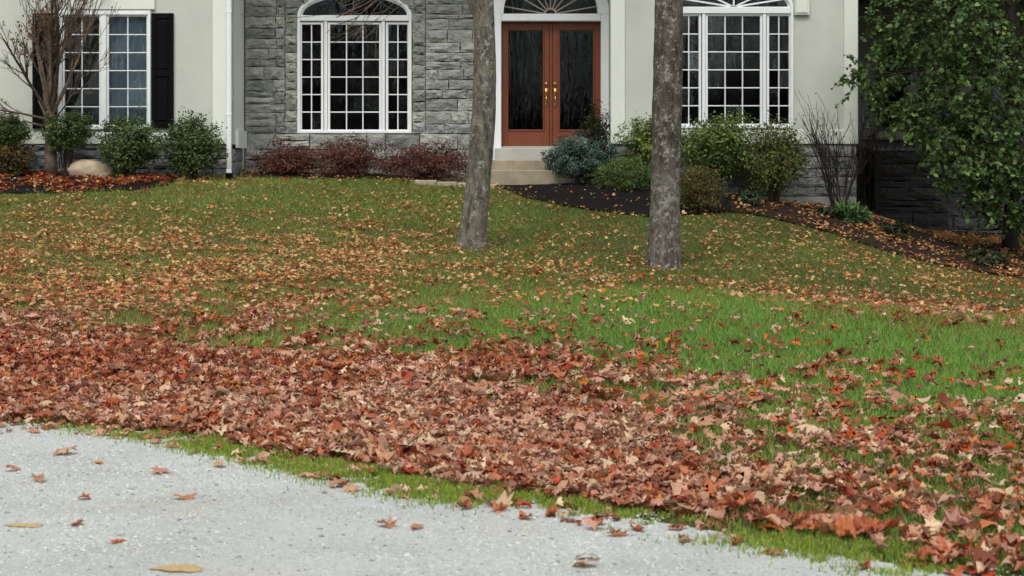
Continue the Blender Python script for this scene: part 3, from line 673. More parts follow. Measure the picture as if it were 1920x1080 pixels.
blk = MB().box(bx0 + 0.05, bx1 - 0.05, YB + 0.05, YW, -0.5, wz(282, YB)).build('stone_block', M['dark_mortar'], house)
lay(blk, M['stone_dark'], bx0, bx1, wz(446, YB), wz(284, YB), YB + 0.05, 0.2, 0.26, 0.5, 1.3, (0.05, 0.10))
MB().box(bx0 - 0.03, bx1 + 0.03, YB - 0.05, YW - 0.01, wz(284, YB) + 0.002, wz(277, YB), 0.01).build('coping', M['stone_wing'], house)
# roof with soffit, above the frame; it also covers the recess beside the wing
mb = MB(); mb.box(XL0 - 0.5, XW1 + 0.5, YR + 0.4, 44, TOP + 0.01, TOP + 0.22)
mb.box(XL0 - 0.5, XL1 + 0.45, YL - 0.5, YR + 0.39, TOP + 0.01, TOP + 0.22); mb.box(XR0 - 0.45, XR1 + 0.45, YL - 0.3, YR + 0.39, TOP + 0.01, TOP + 0.22)
mb.build('eaves', M['white'], house)
mb = MB(); mb.box(XR1 + 0.03, XW1, YR + 1.0, YW - 0.01, 4.55, 4.75); mb.build('shade_slab', M['roof'], house)  # unseen slab, added to keep sky light off the recessed wing
mb = MB(); zr = TOP + 0.225
mb.add([(XL0 - 0.6, YR - 0.9, zr), (XW1 + 0.6, YR - 0.9, zr), (XW1 + 0.6, 44.2, zr), (XL0 - 0.6, 44.2, zr), (XL0 + 4, 36.5, zr + 4), (XW1 - 4, 36.5, zr + 4)], [(0, 1, 5, 4), (1, 2, 5), (2, 3, 4, 5), (3, 0, 4)])
mb.build('roof', M['roof'], house)

# --- steps and walk
st = empty('entry_steps', (wx(1000, 29.4), 29.4, 1.4), 'tan entry steps with pale landing below the double door', 'steps')
MB().box(wx(929, YC), wx(1142, YC), 29.62, YC + 0.02, 1.2, 1.893, 0.012).build('landing', M['landing'], st)
MB().box(wx(914, 29.4), wx(1128, 29.4), 29.27, 29.64, 1.1, wz(300, 29.4), 0.012).build('step', M['step'], st)
MB().box(wx(908, 29.1), wx(1120, 29.1), 28.93, 29.29, 1.1, wz(319, 29.1), 0.012).build('step', M['step'], st)
pth = empty('garden_walk', (wx(840, 29), 29, 1.35), 'pale flagstone edging beside the entry steps', 'path')
x = wx(778, 29.0)
while x < wx(905, 29.0):
    w = RNG.uniform(0.3, 0.5); z = max(h1(x, 28.9), h1(x + w, 28.9)) + 0.05
    MB().box(x, min(x + w - 0.01, wx(905, 29.0)), 28.75, 29.05 + RNG.uniform(-.02, .02), z - 0.25, z + RNG.uniform(-0.006, 0.006), 0.012).build('flagstone', M['flag'], pth); x += w

# ------------------------------------------------------------------ plants: shared builders
def noise1(v, s): return noise.noise(Vector(v) * s)
def rot_frames(n, up=0.5, spread=1.0):
    """n random orthonormal frames whose normals favour +z by `up`"""
    nrm = NR.normal(size=(n, 3)) * spread + np.array([0, 0, up * 2]); nrm /= np.linalg.norm(nrm, axis=1)[:, None]
    t = NR.normal(size=(n, 3)); t -= (t * nrm).sum(1)[:, None] * nrm; t /= np.linalg.norm(t, axis=1)[:, None]
    return t, np.cross(nrm, t), nrm
LEAF6 = np.array([[0, 0, 0], [0.26, 0.35, 0.05], [0.20, 0.72, 0.04], [0, 1.0, -0.04], [-0.20, 0.72, 0.04], [-0.26, 0.35, 0.05]])
TRI6 = np.array([[0, 1, 2], [0, 2, 3], [0, 3, 4], [0, 4, 5]])
LEAF4 = np.array([[0, 0, 0], [0.30, 0.45, 0.05], [0, 1.0, 0], [-0.30, 0.45, 0.05]]); TRI4 = np.array([[0, 1, 2], [0, 2, 3]])
HEART = np.array([[0, 0, 0], [0.30, -0.06, 0.05], [0.44, 0.20, 0.08], [0.30, 0.58, 0.05], [0, 1.0, -0.10], [-0.30, 0.58, 0.05], [-0.44, 0.20, 0.08], [-0.30, -0.06, 0.05]])
TRIH = np.array([[0, 1, 2], [0, 2, 3], [0, 3, 4], [0, 4, 5], [0, 5, 6], [0, 6, 7]])
NEEDLE = np.array([[-0.05, 0, 0], [0.05, 0, 0], [0, 1, 0]]); TRIN = np.array([[0, 1, 2]])
def scatter(name, P, frames, size, tmpl, tri, col, mat, parent):
    n = len(P); t, b, nn = frames; m = len(tmpl); size = np.asarray(size).reshape(-1, 1, 1) if np.ndim(size) else size
    L = tmpl[None] * size
    V = P[:, None] + t[:, None] * L[:, :, :1] + b[:, None] * L[:, :, 1:2] + nn[:, None] * L[:, :, 2:3]
    T = (np.arange(n) * m)[:, None, None] + tri[None]
    return np_mesh(name, V.reshape(-1, 3), T.reshape(-1, 3), mat, parent, np.repeat(col, m, axis=0))
def pick_cols(n, cols, jitter=0.2):
    c = np.array(cols)[NR.integers(0, len(cols), n)]; return c * (1 + NR.normal(size=(n, 1)) * jitter).clip(0.4, 1.8)
def limb_path(p, d, L, n=5, wig=0.15, up=0.0, rng=RNG):
    pts = [Vector(p)]; d = Vector(d).normalized()
    for i in range(n):
        d = (d + Vector((rng.gauss(0, wig), rng.gauss(0, wig), rng.gauss(0, wig) + up))).normalized(); pts.append(pts[-1] + d * L / n)
    return pts, d
def grow(mb, p, d, L, r, level, kids, tips, wig=0.14, up=0.05, ratio=0.62, ang=0.75, rng=RNG, rmin=0.003, sides=6):
    pts, dd = limb_path(p, d, L, 5, wig, up, rng)
    r1 = max(r * 0.45, rmin)
    mb.tube(pts, [r + (r1 - r) * i / 5 for i in range(6)], sides if r > 0.02 else 4, False)
    if level == 0: tips.append((pts, dd)); return
    for k in range(kids[0] + (rng.random() < 0.4)):
        t = rng.uniform(0.35, 1.0); i = min(int(t * 5), 4); q = pts[i].lerp(pts[i + 1], t * 5 - i)
        base = (pts[i + 1] - pts[i]).normalized(); ax = Vector((rng.gauss(0, 1), rng.gauss(0, 1), rng.gauss(0, 1))).cross(base).normalized()
        nd_ = (base + ax * rng.uniform(0.5, 1.1) * ang).normalized()
        grow(mb, q, nd_, L * ratio * rng.uniform(0.7, 1.2), max(r * (1 - t * 0.5) * 0.55, rmin), level - 1, kids[1:] or kids, tips, wig, up, ratio, ang, rng, rmin, sides)

# ------------------------------------------------------------------ two trunks on the lawn
def big_tree(label, Y, prof, bark, seed, low_branches):
    rng = random.Random(seed)
    b = W(prof[0][1], prof[0][0], Y); g = h1(b.x, Y)
    t = empty('lawn_tree', (b.x, Y, g), label, 'tree')
    ys = [p[0] for p in prof]; pts, rad = [], []
    for k in range(141):
        py = prof[0][0] + (prof[-1][0] - prof[0][0]) * k / 140
        cxp = np.interp(-py, [-y for y in ys], [p[1] for p in prof]); w = np.interp(-py, [-y for y in ys], [p[2] for p in prof])
        q = W(cxp, py, Y); q.y += 0.02 * math.sin(k * 0.06 + seed); pts.append(q); rad.append(w / 2 * Y / F_PX)
    mb = MB(); mb.tube(pts, rad, 40, True, 0.06)
    for a in range(0):
        an = a * 1.05 + rng.uniform(-.3, .3); r0 = rad[0]
        c = Vector((b.x, Y, g))
        mb.tube([c + Vector((math.cos(an) * r0 * 0.55, math.sin(an) * r0 * 0.55, 0.20)), c + Vector((math.cos(an) * r0 * 1.0, math.sin(an) * r0 * 1.0, 0.05)), c + Vector((math.cos(an) * r0 * 1.45, math.sin(an) * r0 * 1.45, -0.06))], [0.09, 0.075, 0.04], 8, False, 0.1)
    trunk = mb.build('trunk', bark, t, True)
    cr = MB(); tips = []
    for z, az, L, r, up in low_branches:
        i = min(range(len(pts)), key=lambda q: abs(pts[q].z - z)); d = Vector((math.cos(az), math.sin(az), up))
        grow(cr, pts[i] + d.normalized() * rad[i] * 0.5, d, L, r, 2, [4, 3], tips, 0.12, 0.02, 0.5, 0.8, rng, 0.0035)
    tp = pts[-1]
    for k in range(9):
        an = k * 2.4; d = Vector((math.cos(an) * 0.7, math.sin(an) * 0.7, 0.9)); i = len(pts) - 1 - (k * 4 if k < 7 else 0)
        grow(cr, pts[i], d, 3.2, rad[-1] * 0.6, 3, [3, 3, 3], tips, 0.12, 0.06, 0.6, 0.75, rng, 0.006, 5)
    cr.build('crown', M['twig'], t, True)
    return t
big_tree('slimmer brown trunk leaning slightly, on the lawn before the front door', G(884, 464).y,
         [(474,883,80),(467,883.5,68),(456,884.5,59),(440,886,54),(400,891,48),(340,897,46),(300,901,45.5),(200,907.5,44.5),(150,909,43),(100,909,41),(0,906.5,37.5),(-200,901,35),(-500,905,30),(-800,900,24)], M['bark1'], 3,
         [(3.25, math.pi * 0.98, 2.2, 0.030, 2.6), (3.95, math.pi * 1.05, 1.7, 0.011, -0.05), (4.3, math.pi * 0.95, 2.0, 0.013, -0.22), (4.1, -0.3, 0.9, 0.009, -0.1)])
big_tree('thicker lichen-spotted trunk on the lawn before the right arched window', 22.9,
         [(511,1243,88),(503,1243.5,74),(490,1244,66),(470,1245,61),(430,1246,57),(380,1247,55),(300,1249,54.5),(190,1251,56),(100,1253,54.5),(0,1254,53),(-200,1256,50),(-500,1250,42),(-800,1255,34)], M['bark2'], 5,
         [(4.6, 0.4, 2.0, 0.04, 0.5), (4.9, 2.6, 2.2, 0.04, 0.4)])

# ------------------------------------------------------------------ small bare tree by the left window
rng = random.Random(21)
b = G(95, 322); t = empty('ornamental_tree', b, 'small nearly bare tree with brown twigs before the shuttered window', 'tree')
Yt = b.y; s_ = Yt / F_PX
mb = MB(); pts = [W(95, 326, Yt), W(95, 300, Yt), W(95, 260, Yt), W(93, 225, Yt), W(92, 200, Yt)]
mb.tube(pts, [15 * s_, 11.5 * s_, 10.5 * s_, 10.5 * s_, 9 * s_], 12, True, 0.08); mb.build('trunk', M['twig'], t, True)
cr = MB(); tips = []
LIMBS = [(92,205,80,-60,0.3,6),(92,215,14,60,-0.4,4.5),(92,225,-40,190,-0.3,3.4),(94,215,160,-70,-0.5,5),(95,222,190,30,0.4,3.2),(95,228,205,130,-0.5,2.2),(90,230,30,130,0.6,3.4),(93,200,104,-50,-0.7,4.5),(94,205,62,-70,0.8,4.5),(92,238,0,225,0.5,2.8),
         (93,225,70,40,-0.2,3),(94,225,110,60,0.3,3),(92,218,50,20,0.1,3.2),(94,210,128,-20,-0.3,3.4),(93,232,78,90,0.5,2.6),(95,215,230,-40,0.2,3.6)]
for (x0, y0, x1, y1, dy, r) in LIMBS:
    p = W(x0, y0, Yt); q = W(x1, y1, Yt + dy * 2); L = (q - p).length
    grow(cr, p, (q - p) + Vector((0, 0, -0.1 * L)), L, r * 0.8 * s_, 2, [11, 6], tips, 0.07, 0.06, 0.38, 0.7, rng, 0.0035, 6)
cr.build('branches', M['twig'], t, True)
P = np.array([tuple(pp[rng.randrange(2, 6)]) for pp, _ in tips for _k in range(2)]); P = P[NR.random(len(P)) < np.where(np.abs(P[:, 0] - wx(88, Yt)) < 0.30, 0.95, 0.12)]; P += NR.normal(size=P.shape) * 0.02
n = len(P)
scatter('leaves', P, rot_frames(n, 0.1), NR.uniform(0.035, 0.065, n), LEAF4, TRI4, pick_cols(n, [lin(116,76,52), lin(98,68,48), lin(130,84,52), lin(104,80,52)]), M['leaf'], t)

# ------------------------------------------------------------------ shrubs
def shrub(name, label, px, py, w, h, cols, n=2600, leaf=0.035, depth=None, stems=7, low=0.15, Y=None, tmpl='leaf', lump=0.35, cat='shrub', group=None, stemmat='twig_dark', airy=0.0, up=0.5, flat=0.0, clumps=None):
    """px centre column, py base row, w x h pixel size of the foliage; low = bare share at the foot"""
    n = int(n * (1.7 if tmpl == 'needle' else 2.6)); leaf = leaf if tmpl == 'needle' else leaf * 1.25
    if Y is None: b = G(px, py)
    else: b = Vector((wx(px, Y), Y, h1(wx(px, Y), Y)))
    k = b.y / F_PX; W_, H_ = w * k / 2, h * k; D_ = depth if depth else W_ * 0.9
    o = empty(name, b, label, cat, group)
    mb = MB()
    for i in range(stems):
        a = RNG.uniform(0, 6.28); r = RNG.uniform(0.3, 0.95)
        e = b + Vector((math.cos(a) * W_ * 0.75 * r, math.sin(a) * D_ * 0.75 * r, H_ * RNG.uniform(0.55, 0.92)))
        m_ = b.lerp(e, 0.5) + Vector((RNG.gauss(0, .02), RNG.gauss(0, .02), 0.08 * H_))
        s0 = b + Vector((math.cos(a) * W_ * 0.12, math.sin(a) * D_ * 0.12, -0.04))
        mb.tube([s0, s0.lerp(m_, 0.6), m_, e], [0.012, 0.010, 0.008, 0.003], 5, False)
        for q in range(4):
            s = m_.lerp(e, RNG.uniform(0, 0.8)); d = Vector((RNG.gauss(0, 1), RNG.gauss(0, 1), 0.8)).normalized() * H_ * 0.25
            mb.tube([s, s + d * 0.5, s + d], [0.005, 0.004, 0.002], 4, False)
    mb.build('stems', M[stemmat], o, True)
    # clumps through the volume, denser to the outside
    nc = clumps or max(30, n // 26); cc = NR.normal(size=(nc, 3)); cc /= np.linalg.norm(cc, axis=1)[:, None]
    rr = NR.random(nc) ** 0.42
    lum = np.array([1 + lump * noise.noise(Vector((c[0] * 1.9 + px, c[1] * 1.9, c[2] * 1.9 + h))) * 1.6 for c in cc])
    cc = cc * (rr * lum)[:, None]
    ctr = np.array([b.x, b.y, b.z + H_ * (low + (1 - low) / 2)]); ext = np.array([W_, D_, H_ * (1 - low) / 2])
    if flat: cc[:, 2] = np.where(cc[:, 2] < 0, cc[:, 2] * (1 - flat), cc[:, 2])
    idx = NR.integers(0, nc, n); sig = 0.11 + airy
    P = cc[idx] + NR.normal(size=(n, 3)) * sig * (0.6 + 0.8 * NR.random((nc, 1)))[idx]
    Q = P * ext + ctr; Q[:, 2] = np.maximum(Q[:, 2], b.z + 0.02)
    shade = (0.75 + 0.5 * NR.random(nc))[idx]
    col = pick_cols(n, cols, 0.16) * shade[:, None]
    if tmpl == 'needle':
        out = P / np.maximum(np.linalg.norm(P, axis=1)[:, None], 1e-3); d = out * 0.6 + NR.normal(size=(n, 3)) * 0.75 + np.array([0, 0, 0.2]); d /= np.linalg.norm(d, axis=1)[:, None]
        a = NR.normal(size=(n, 3)); a -= (a * d).sum(1)[:, None] * d; a /= np.linalg.norm(a, axis=1)[:, None]
        scatter('foliage', Q, (a, d, np.cross(a, d)), leaf * NR.uniform(0.6, 1.3, n), NEEDLE * np.array([3.4, 1, 1]), TRIN, col, M['needles'], o)
    else:
        out = P / np.maximum(np.linalg.norm(P, axis=1)[:, None], 1e-3)
        nrm = out * 0.8 + NR.normal(size=(n, 3)) * 0.7 + np.array([0, 0, up]); nrm /= np.linalg.norm(nrm, axis=1)[:, None]
        a = NR.normal(size=(n, 3)); a -= (a * nrm).sum(1)[:, None] * nrm; a /= np.linalg.norm(a, axis=1)[:, None]
        scatter('foliage', Q, (a, np.cross(nrm, a), nrm), leaf * NR.uniform(0.6, 1.35, n), LEAF4, TRI4, col, M['foliage'], o)
    return o
GREEN = [lin(64,88,48), lin(80,102,54), lin(52,74,42), lin(104,120,64)]
OLIVE = [lin(88,108,52), lin(112,130,62), lin(72,92,48), lin(134,142,72)]
BROWNG = [lin(82,76,42), lin(100,84,46), lin(66,70,38), lin(112,78,46)]
shrub('shrub', 'green shrub at the left picture edge above a brownish one', 18, 322, 66, 118, GREEN + OLIVE[:1], 2400, 0.032, low=0.42, Y=28.35)
shrub('shrub', 'low rounded brownish shrub at the left picture edge', 20, 326, 78, 72, BROWNG, 2200, 0.030, low=0.05)
shrub('shrub', 'green shrub on bare stems directly behind the small bare tree', 126, 322, 92, 118, GREEN, 2500, 0.034, low=0.48, Y=28.3, stems=11)
shrub('shrub', 'green loose shrub behind the boulder under the curtained window', 246, 326, 106, 114, GREEN, 3600, 0.034, low=0.16, lump=0.5, Y=28.2)
shrub('shrub', 'green rounded shrub beneath the black shutter by the downspout', 360, 332, 100, 120, GREEN + [lin(62,88,50)], 4200, 0.033, low=0.12, lump=0.35)
shrub('grass_tuft', 'thin green tuft growing beside the boulder', 232, 330, 40, 44, [lin(56,82,48), lin(70,96,52)], 500, 0.09, tmpl='needle', low=0.0, cat='plant')
RED = [lin(100,60,50), lin(118,64,54), lin(82,54,46), lin(108,74,56), lin(78,54,42)]
RED2 = [lin(100,60,54), lin(116,64,60), lin(88,56,48), lin(88,62,48)]
shrub('barberry_shrub', 'brownish red low shrub nearest the downspout', 536, 333, 122, 62, [lin(100,60,46), lin(84,54,42), lin(116,66,50), lin(74,50,38)], 2600, 0.030, low=0.0, lump=0.45, airy=0.03, group='red shrubs under the stone wall', Y=29.35)
shrub('barberry_shrub', 'dark red low shrub under the arched window in the stone wall', 653, 333, 150, 70, RED, 3000, 0.030, low=0.0, lump=0.7, airy=0.04, group='red shrubs under the stone wall', Y=29.4, stems=12)
shrub('barberry_shrub', 'crimson low shrub beside the brown trunk', 799, 333, 160, 68, RED2, 3200, 0.030, low=0.0, lump=0.65, airy=0.04, group='red shrubs under the stone wall', Y=29.4, stems=12)
SPR = [lin(78,100,90), lin(94,116,106), lin(62,84,74), lin(116,136,124), lin(70,92,78)]
shrub('blue_spruce', 'dwarf blue-grey spruce at the foot of the entry steps', 1086, 348, 126, 100, SPR, 9500, 0.025, low=0.0, lump=0.22, up=0.3, flat=0.1, cat='conifer', airy=-0.04, clumps=280)
shrub('upright_shrub', 'dark narrow upright shrub behind the blue spruce', 1118, 340, 54, 142, [lin(42,56,34), lin(54,66,36), lin(70,66,38), lin(34,46,30)], 1500, 0.034, low=0.2, Y=29.05, lump=0.5, airy=0.05, depth=0.16)
shrub('juniper', 'low spreading green juniper between spruce and lichen-spotted trunk', 1174, 360, 108, 62, OLIVE[:3] + GREEN[:2], 5200, 0.045, tmpl='needle', low=0.0, lump=0.25, cat='shrub')
shrub('shrub', 'leafy green shrub emerging left of the lichen-spotted trunk', 1212, 362, 88, 130, OLIVE + [lin(122,140,58)], 1500, 0.042, low=0.32, Y=28.7, lump=0.5, airy=0.06)
shrub('juniper', 'low mounded olive shrub right of the lichen-spotted trunk', 1308, 398, 100, 84, [lin(84,86,42), lin(98,98,48), lin(66,74,38), lin(106,84,48)], 6000, 0.042, tmpl='needle', low=0.0, lump=0.22)
shrub('shrub', 'tall green shrub on bare stems under the right arched window', 1338, 384, 136, 150, OLIVE + GREEN[:2] + [lin(126,146,60)], 3600, 0.040, low=0.34, Y=28.55, lump=0.55, stems=12, airy=0.04)
shrub('shrub', 'tall olive shrub with reddish tint beside the bare-twigged bush', 1450, 392, 120, 156, BROWNG[:2] + OLIVE[:3], 4200, 0.034, low=0.2, Y=28.45, lump=0.45, stems=14, airy=0.03)
shrub('shrub', 'small grey-green plant low between the tall shrubs', 1405, 392, 34, 34, [lin(84,104,78), lin(66,86,62)], 300, 0.04, low=0.0, cat='plant')
# bare bush by the house corner, and the dark red one in the shade
def bare_bush(label, px, py, Y, n, hh, spread, mat, leafcols, nleaf, seed):
    rng = random.Random(seed); b = Vector((wx(px, Y), Y, h1(wx(px, Y), Y))); o = empty('bare_bush', b, label, 'bush')
    mb = MB(); tips = []
    for i in range(n):
        a = rng.uniform(0, 6.28); d = Vector((math.cos(a) * spread, math.sin(a) * spread * 0.6, 1.0))
        grow(mb, b + Vector((math.cos(a) * 0.07, math.sin(a) * 0.05, -0.03)), d, hh * rng.uniform(0.7, 1.05), 0.011, 1, [6], tips, 0.09, 0.05, 0.4, 0.5, rng, 0.0028, 5)
    mb.build('stems', M[mat], o, True)
    P = np.array([tuple(pp[rng.randrange(2, 6)]) for pp, _ in tips for _k in range(4)]); P = P[NR.permutation(len(P))[:nleaf]]; P = P + NR.normal(size=P.shape) * 0.03; m = len(P)
    scatter('leaves', P, rot_frames(m, 0.1), NR.uniform(0.035, 0.06, m), LEAF4, TRI4, pick_cols(m, leafcols), M['leaf'], o)
bare_bush('nearly bare twiggy bush before the stucco corner', 1572, 402, 28.6, 19, 1.55, 0.26, 'twig_dark', [lin(70,45,45), lin(60,40,38), lin(90,60,50)], 60, 4)
bare_bush('dark red-leaved bush in the shade past the house corner', 1634, 420, 29.8, 12, 1.75, 0.22, 'twig_dark', [lin(92,34,40), lin(70,28,34), lin(110,40,46)], 330, 8)
shrub('fern_plant', 'bright green strappy plant at the foot of the bare bush', 1594, 424, 66, 40, [lin(74,104,52), lin(92,124,60), lin(58,86,46)], 520, 0.11, tmpl='needle', low=0.0, cat='plant')
for i, (px, py, w, h, lb) in enumerate([(1680,452,50,34,'dark leafy weed just past the green strappy plant'), (1552,412,40,22,'low weed under the bare-twigged bush'), (1850,500,90,34,'dark low weed under the leafy tree')]):
    shrub('weed', lb, px, py, w, h, [lin(44,62,36), lin(60,74,42), lin(74,58,36)], 420, 0.05, low=0.0, cat='plant', stems=4)

# ------------------------------------------------------------------ leafy tree at the right
rng = random.Random(31)
b = G(1896, 476); Yt = b.y; s_ = Yt / F_PX
t = empty('leafy_tree', b, 'leafy dark green tree at the right edge before the shaded wing', 'tree')
pts = [W(1896, 484, Yt), W(1895, 440, Yt), W(1897, 380, Yt), W(1894, 300, Yt), W(1898, 150, Yt), W(1895, 0, Yt), W(1900, -250, Yt), W(1895, -500, Yt)]
mb = MB(); mb.tube(pts, [19 * s_, 15 * s_, 13.5 * s_, 13 * s_, 12 * s_, 10 * s_, 7 * s_, 3 * s_], 14, True, 0.08)
mb.build('trunk', M['twig_dark'], t, True)
LOB = [(1900,40,170,110,0,240),(1770,30,110,70,-0.6,130),(1720,100,75,60,0.2,80),(1668,30,50,40,0.4,34),(1640,140,46,36,-0.2,26),(1612,150,26,28,-0.4,12),(1670,190,40,34,0.0,22),
       (1850,150,110,80,-0.9,150),(1770,200,80,52,-0.8,80),(1900,230,90,80,-0.9,120),(1830,270,90,60,-1.0,110),(1740,232,56,30,-0.6,44),(1690,222,34,22,-0.5,18),(1900,330,70,60,-0.8,90),(1800,316,46,34,-1.1,40),(1845,372,50,30,-1.0,34),(1770,300,26,18,-1.0,10),(1900,396,40,26,-0.7,22),
       (2040,100,130,150,0.2,160),(2020,300,90,90,-0.4,80),(1900,-120,240,140,0,170),(1780,-60,110,70,0.2,60),(1900,-330,180,130,0,90),(2060,-150,120,120,0,60)]
cr = MB(); LP, LD, LC = [], [], []
for (px, py, rx, ry, dy, nn) in LOB:
    c = W(px, py, Yt + dy); i = min(range(1, 7), key=lambda q: abs(pts[q].z - (c.z - 0.5)))
    p0 = pts[i]; mid = p0.lerp(c, 0.55) + Vector((0, 0, 0.18))
    cr.tube([p0, p0.lerp(mid, 0.5) + Vector((0, 0, 0.05)), mid, c], [0.035, 0.026, 0.018, 0.007], 6, False)
    for k in range(nn):
        u = Vector((rng.gauss(0, 1), rng.gauss(0, 1), rng.gauss(0, 1))).normalized() * rng.random() ** 0.4
        st_ = c + Vector((u.x * rx * s_, u.y * min(rx * s_, 0.9), u.z * ry * s_))
        d = (u + Vector((rng.gauss(0, .4), rng.gauss(0, .4), rng.gauss(0, .3) - 0.15))).normalized(); L = rng.uniform(0.16, 0.34)
        sp = [st_, st_ + d * L * 0.5, st_ + d * L + Vector((0, 0, -0.05))]
        if k % 3 == 0: cr.tube([c.lerp(st_, rng.uniform(.2, .6)), st_], [0.006, 0.004], 4, False)
        cr.tube(sp, [0.004, 0.003, 0.002], 4, False)
        cl = rng.uniform(0.65, 1.35)
        for q in range(12):
            f = (q + 0.5) / 12; P_ = sp[0].lerp(sp[1], f * 2) if f < .5 else sp[1].lerp(sp[2], f * 2 - 1)
            dv = (d * 0.5 + Vector((rng.gauss(0, .7), rng.gauss(0, .7), rng.gauss(0, .45) - 0.55))).normalized()
            LP.append(P_); LD.append(dv); LC.append(cl)
cr.build('branches', M['twig_dark'], t, True)
P = np.array([tuple(p) for p in LP]); D = np.array([tuple(p) for p in LD]); n = len(P)
a = NR.normal(size=(n, 3)) + np.array([0.0, 0.0, 0.2]); a -= (a * D).sum(1)[:, None] * D; a /= np.linalg.norm(a, axis=1)[:, None]
P = P + D * 0.03
scatter('crown', P, (a, D, np.cross(a, D)), NR.uniform(0.042, 0.088, n), HEART, TRIH, pick_cols(n, [lin(66,94,48), lin(80,110,54), lin(50,74,42), lin(104,128,66), lin(72,94,44)], 0.22) * np.array(LC)[:, None], M['foliage'], t)

# ------------------------------------------------------------------ boulder
b = G(168, 326); k = b.y / F_PX; import bmesh
bm = bmesh.new(); bmesh.ops.create_icosphere(bm, subdivisions=4, radius=1)
for v in bm.verts:
    c = v.co.copy(); m_ = 1 + 0.22 * noise.noise(c * 1.2 + Vector((3, 1, 2))) + 0.10 * noise.noise(c * 2.6) + 0.03 * noise.noise(c * 7)
    x, y, z = c.x * m_, c.y * m_, c.z * m_
    z = min(z, 0.85 + 0.1 * noise.noise(c * 3)); z *= 1.0 - 0.42 * min(1, max(0, x * 0.9 - 0.05)) - 0.30 * max(0, -x - 0.25)
    v.co = Vector((b.x + x * 50 * k, b.y + 0.15 + y * 0.30, b.z + 0.05 + z * 33 * k))
me = bpy.data.meshes.new('boulder'); bm.to_mesh(me); bm.free(); me.polygons.foreach_set('use_smooth', [True] * len(me.polygons))
tag(link('boulder', me, M['boulder']), 'tan boulder lying in the leaf-strewn mulch bed', 'boulder')

# ------------------------------------------------------------------ density and colour maps over the ground (photo columns x rows)
TX = np.array([0, 240, 480, 720, 960, 1200, 1440, 1680, 1920.]); TY = np.array([335, 370, 410, 450, 500, 550, 600, 640, 680, 730, 790, 850, 920, 1000, 1080.])
#        0     240   480   720   960   1200  1440  1680  1920      share of ground hidden by leaves
DEN = np.array([
 [0.50, 0.40, 0.14, 0.16, 0.25, 0.10, 0.15, 0.30, 0.30],  # 335
 [0.16, 0.14, 0.12, 0.12, 0.14, 0.10, 0.12, 0.30, 0.30],  # 370
 [0.22, 0.20, 0.16, 0.18, 0.14, 0.14, 0.12, 0.25, 0.30],  # 410
 [0.30, 0.30, 0.34, 0.34, 0.16, 0.16, 0.15, 0.15, 0.25],  # 450
 [0.40, 0.36, 0.34, 0.36, 0.20, 0.22, 0.20, 0.18, 0.20],  # 500
 [0.50, 0.40, 0.32, 0.26, 0.14, 0.08, 0.20, 0.22, 0.22],  # 550
 [0.55, 0.40, 0.30, 0.24, 0.20, 0.08, 0.05, 0.20, 0.22],  # 600
 [1.00, 0.95, 0.60, 0.26, 0.16, 0.12, 0.08, 0.05, 0.06],  # 640
 [1.30, 1.20, 1.30, 0.95, 0.70, 0.22, 0.14, 0.09, 0.06],  # 680
 [1.50, 1.50, 1.40, 1.25, 0.85, 0.60, 0.35, 0.16, 0.12],  # 730
 [1.50, 1.50, 1.40, 1.35, 1.15, 0.80, 0.60, 0.50, 0.45],  # 790
 [1.20, 1.30, 1.50, 1.40, 1.35, 1.10, 0.55, 0.45, 0.50],  # 850
 [1.20, 1.20, 1.50, 1.40, 1.45, 1.40, 0.90, 0.45, 0.45],  # 920
 [1.00, 1.00, 1.00, 1.00, 1.40, 1.40, 1.20, 0.85, 0.45],  # 1000
 [1.00, 1.00, 1.00, 1.00, 1.00, 1.00, 0.80, 0.70, 0.50]])
DEN[2:4, :4] *= 1.9; DEN[4:7, :4] *= 1.65; DEN[2:5, 4:] *= 1.2; DEN[8:11, :3] *= 0.9; DEN[8:14, 6:] *= 0.66; DEN[9:11, 4:6] *= 0.85
def table(T, px, py):
    fx = np.interp(px, TX, np.arange(len(TX))); fy = np.interp(py, TY, np.arange(len(TY)))
    i = np.minimum(fx.astype(int), len(TX) - 2); j = np.minimum(fy.astype(int), len(TY) - 2); u = fx - i; v = fy - j
    return (T[j, i] * (1 - u) + T[j, i + 1] * u) * (1 - v) + (T[j + 1, i] * (1 - u) + T[j + 1, i + 1] * u) * v
_pn = {}
def vnoise(X, Y, s, seed=0):           # smooth value noise in the ground plane
    if seed not in _pn: _pn[seed] = np.random.default_rng(100 + seed).random((256, 256))
    A = _pn[seed]; x = X * s + 1000; y = Y * s + 1000; i = np.floor(x).astype(int); j = np.floor(y).astype(int); u = x - i; v = y - j
    u = u * u * (3 - 2 * u); v = v * v * (3 - 2 * v)
    g = lambda a, b: A[b % 256, a % 256]
    return (g(i, j) * (1 - u) + g(i + 1, j) * u) * (1 - v) + (g(i, j + 1) * (1 - u) + g(i + 1, j + 1) * u) * v
def ground_samples(n, y0, y1, pad=2.1):
    Y = np.sqrt(NR.random(n) * (y1 ** 2 - y0 ** 2) + y0 ** 2); X = (NR.random(n) * 2 - 1) * (Y * 960 / F_PX + pad); return X, Y
def area(y0, y1, pad=2.1): return (y1 ** 2 - y0 ** 2) * 960 / F_PX + 2 * pad * (y1 - y0)
def blocked(X, Y):
    r = (Y > 28.78) & (X < XL1 + .05); r |= (Y > 29.95) & (X < 2); r |= (Y > 28.98) & (X > 0) & (X < XR1); r |= (Y > 32.2) & (X > XR1)
    r |= (X > wx(908, 29.1)) & (X < wx(1125, 29.1)) & (Y > 28.85); return r

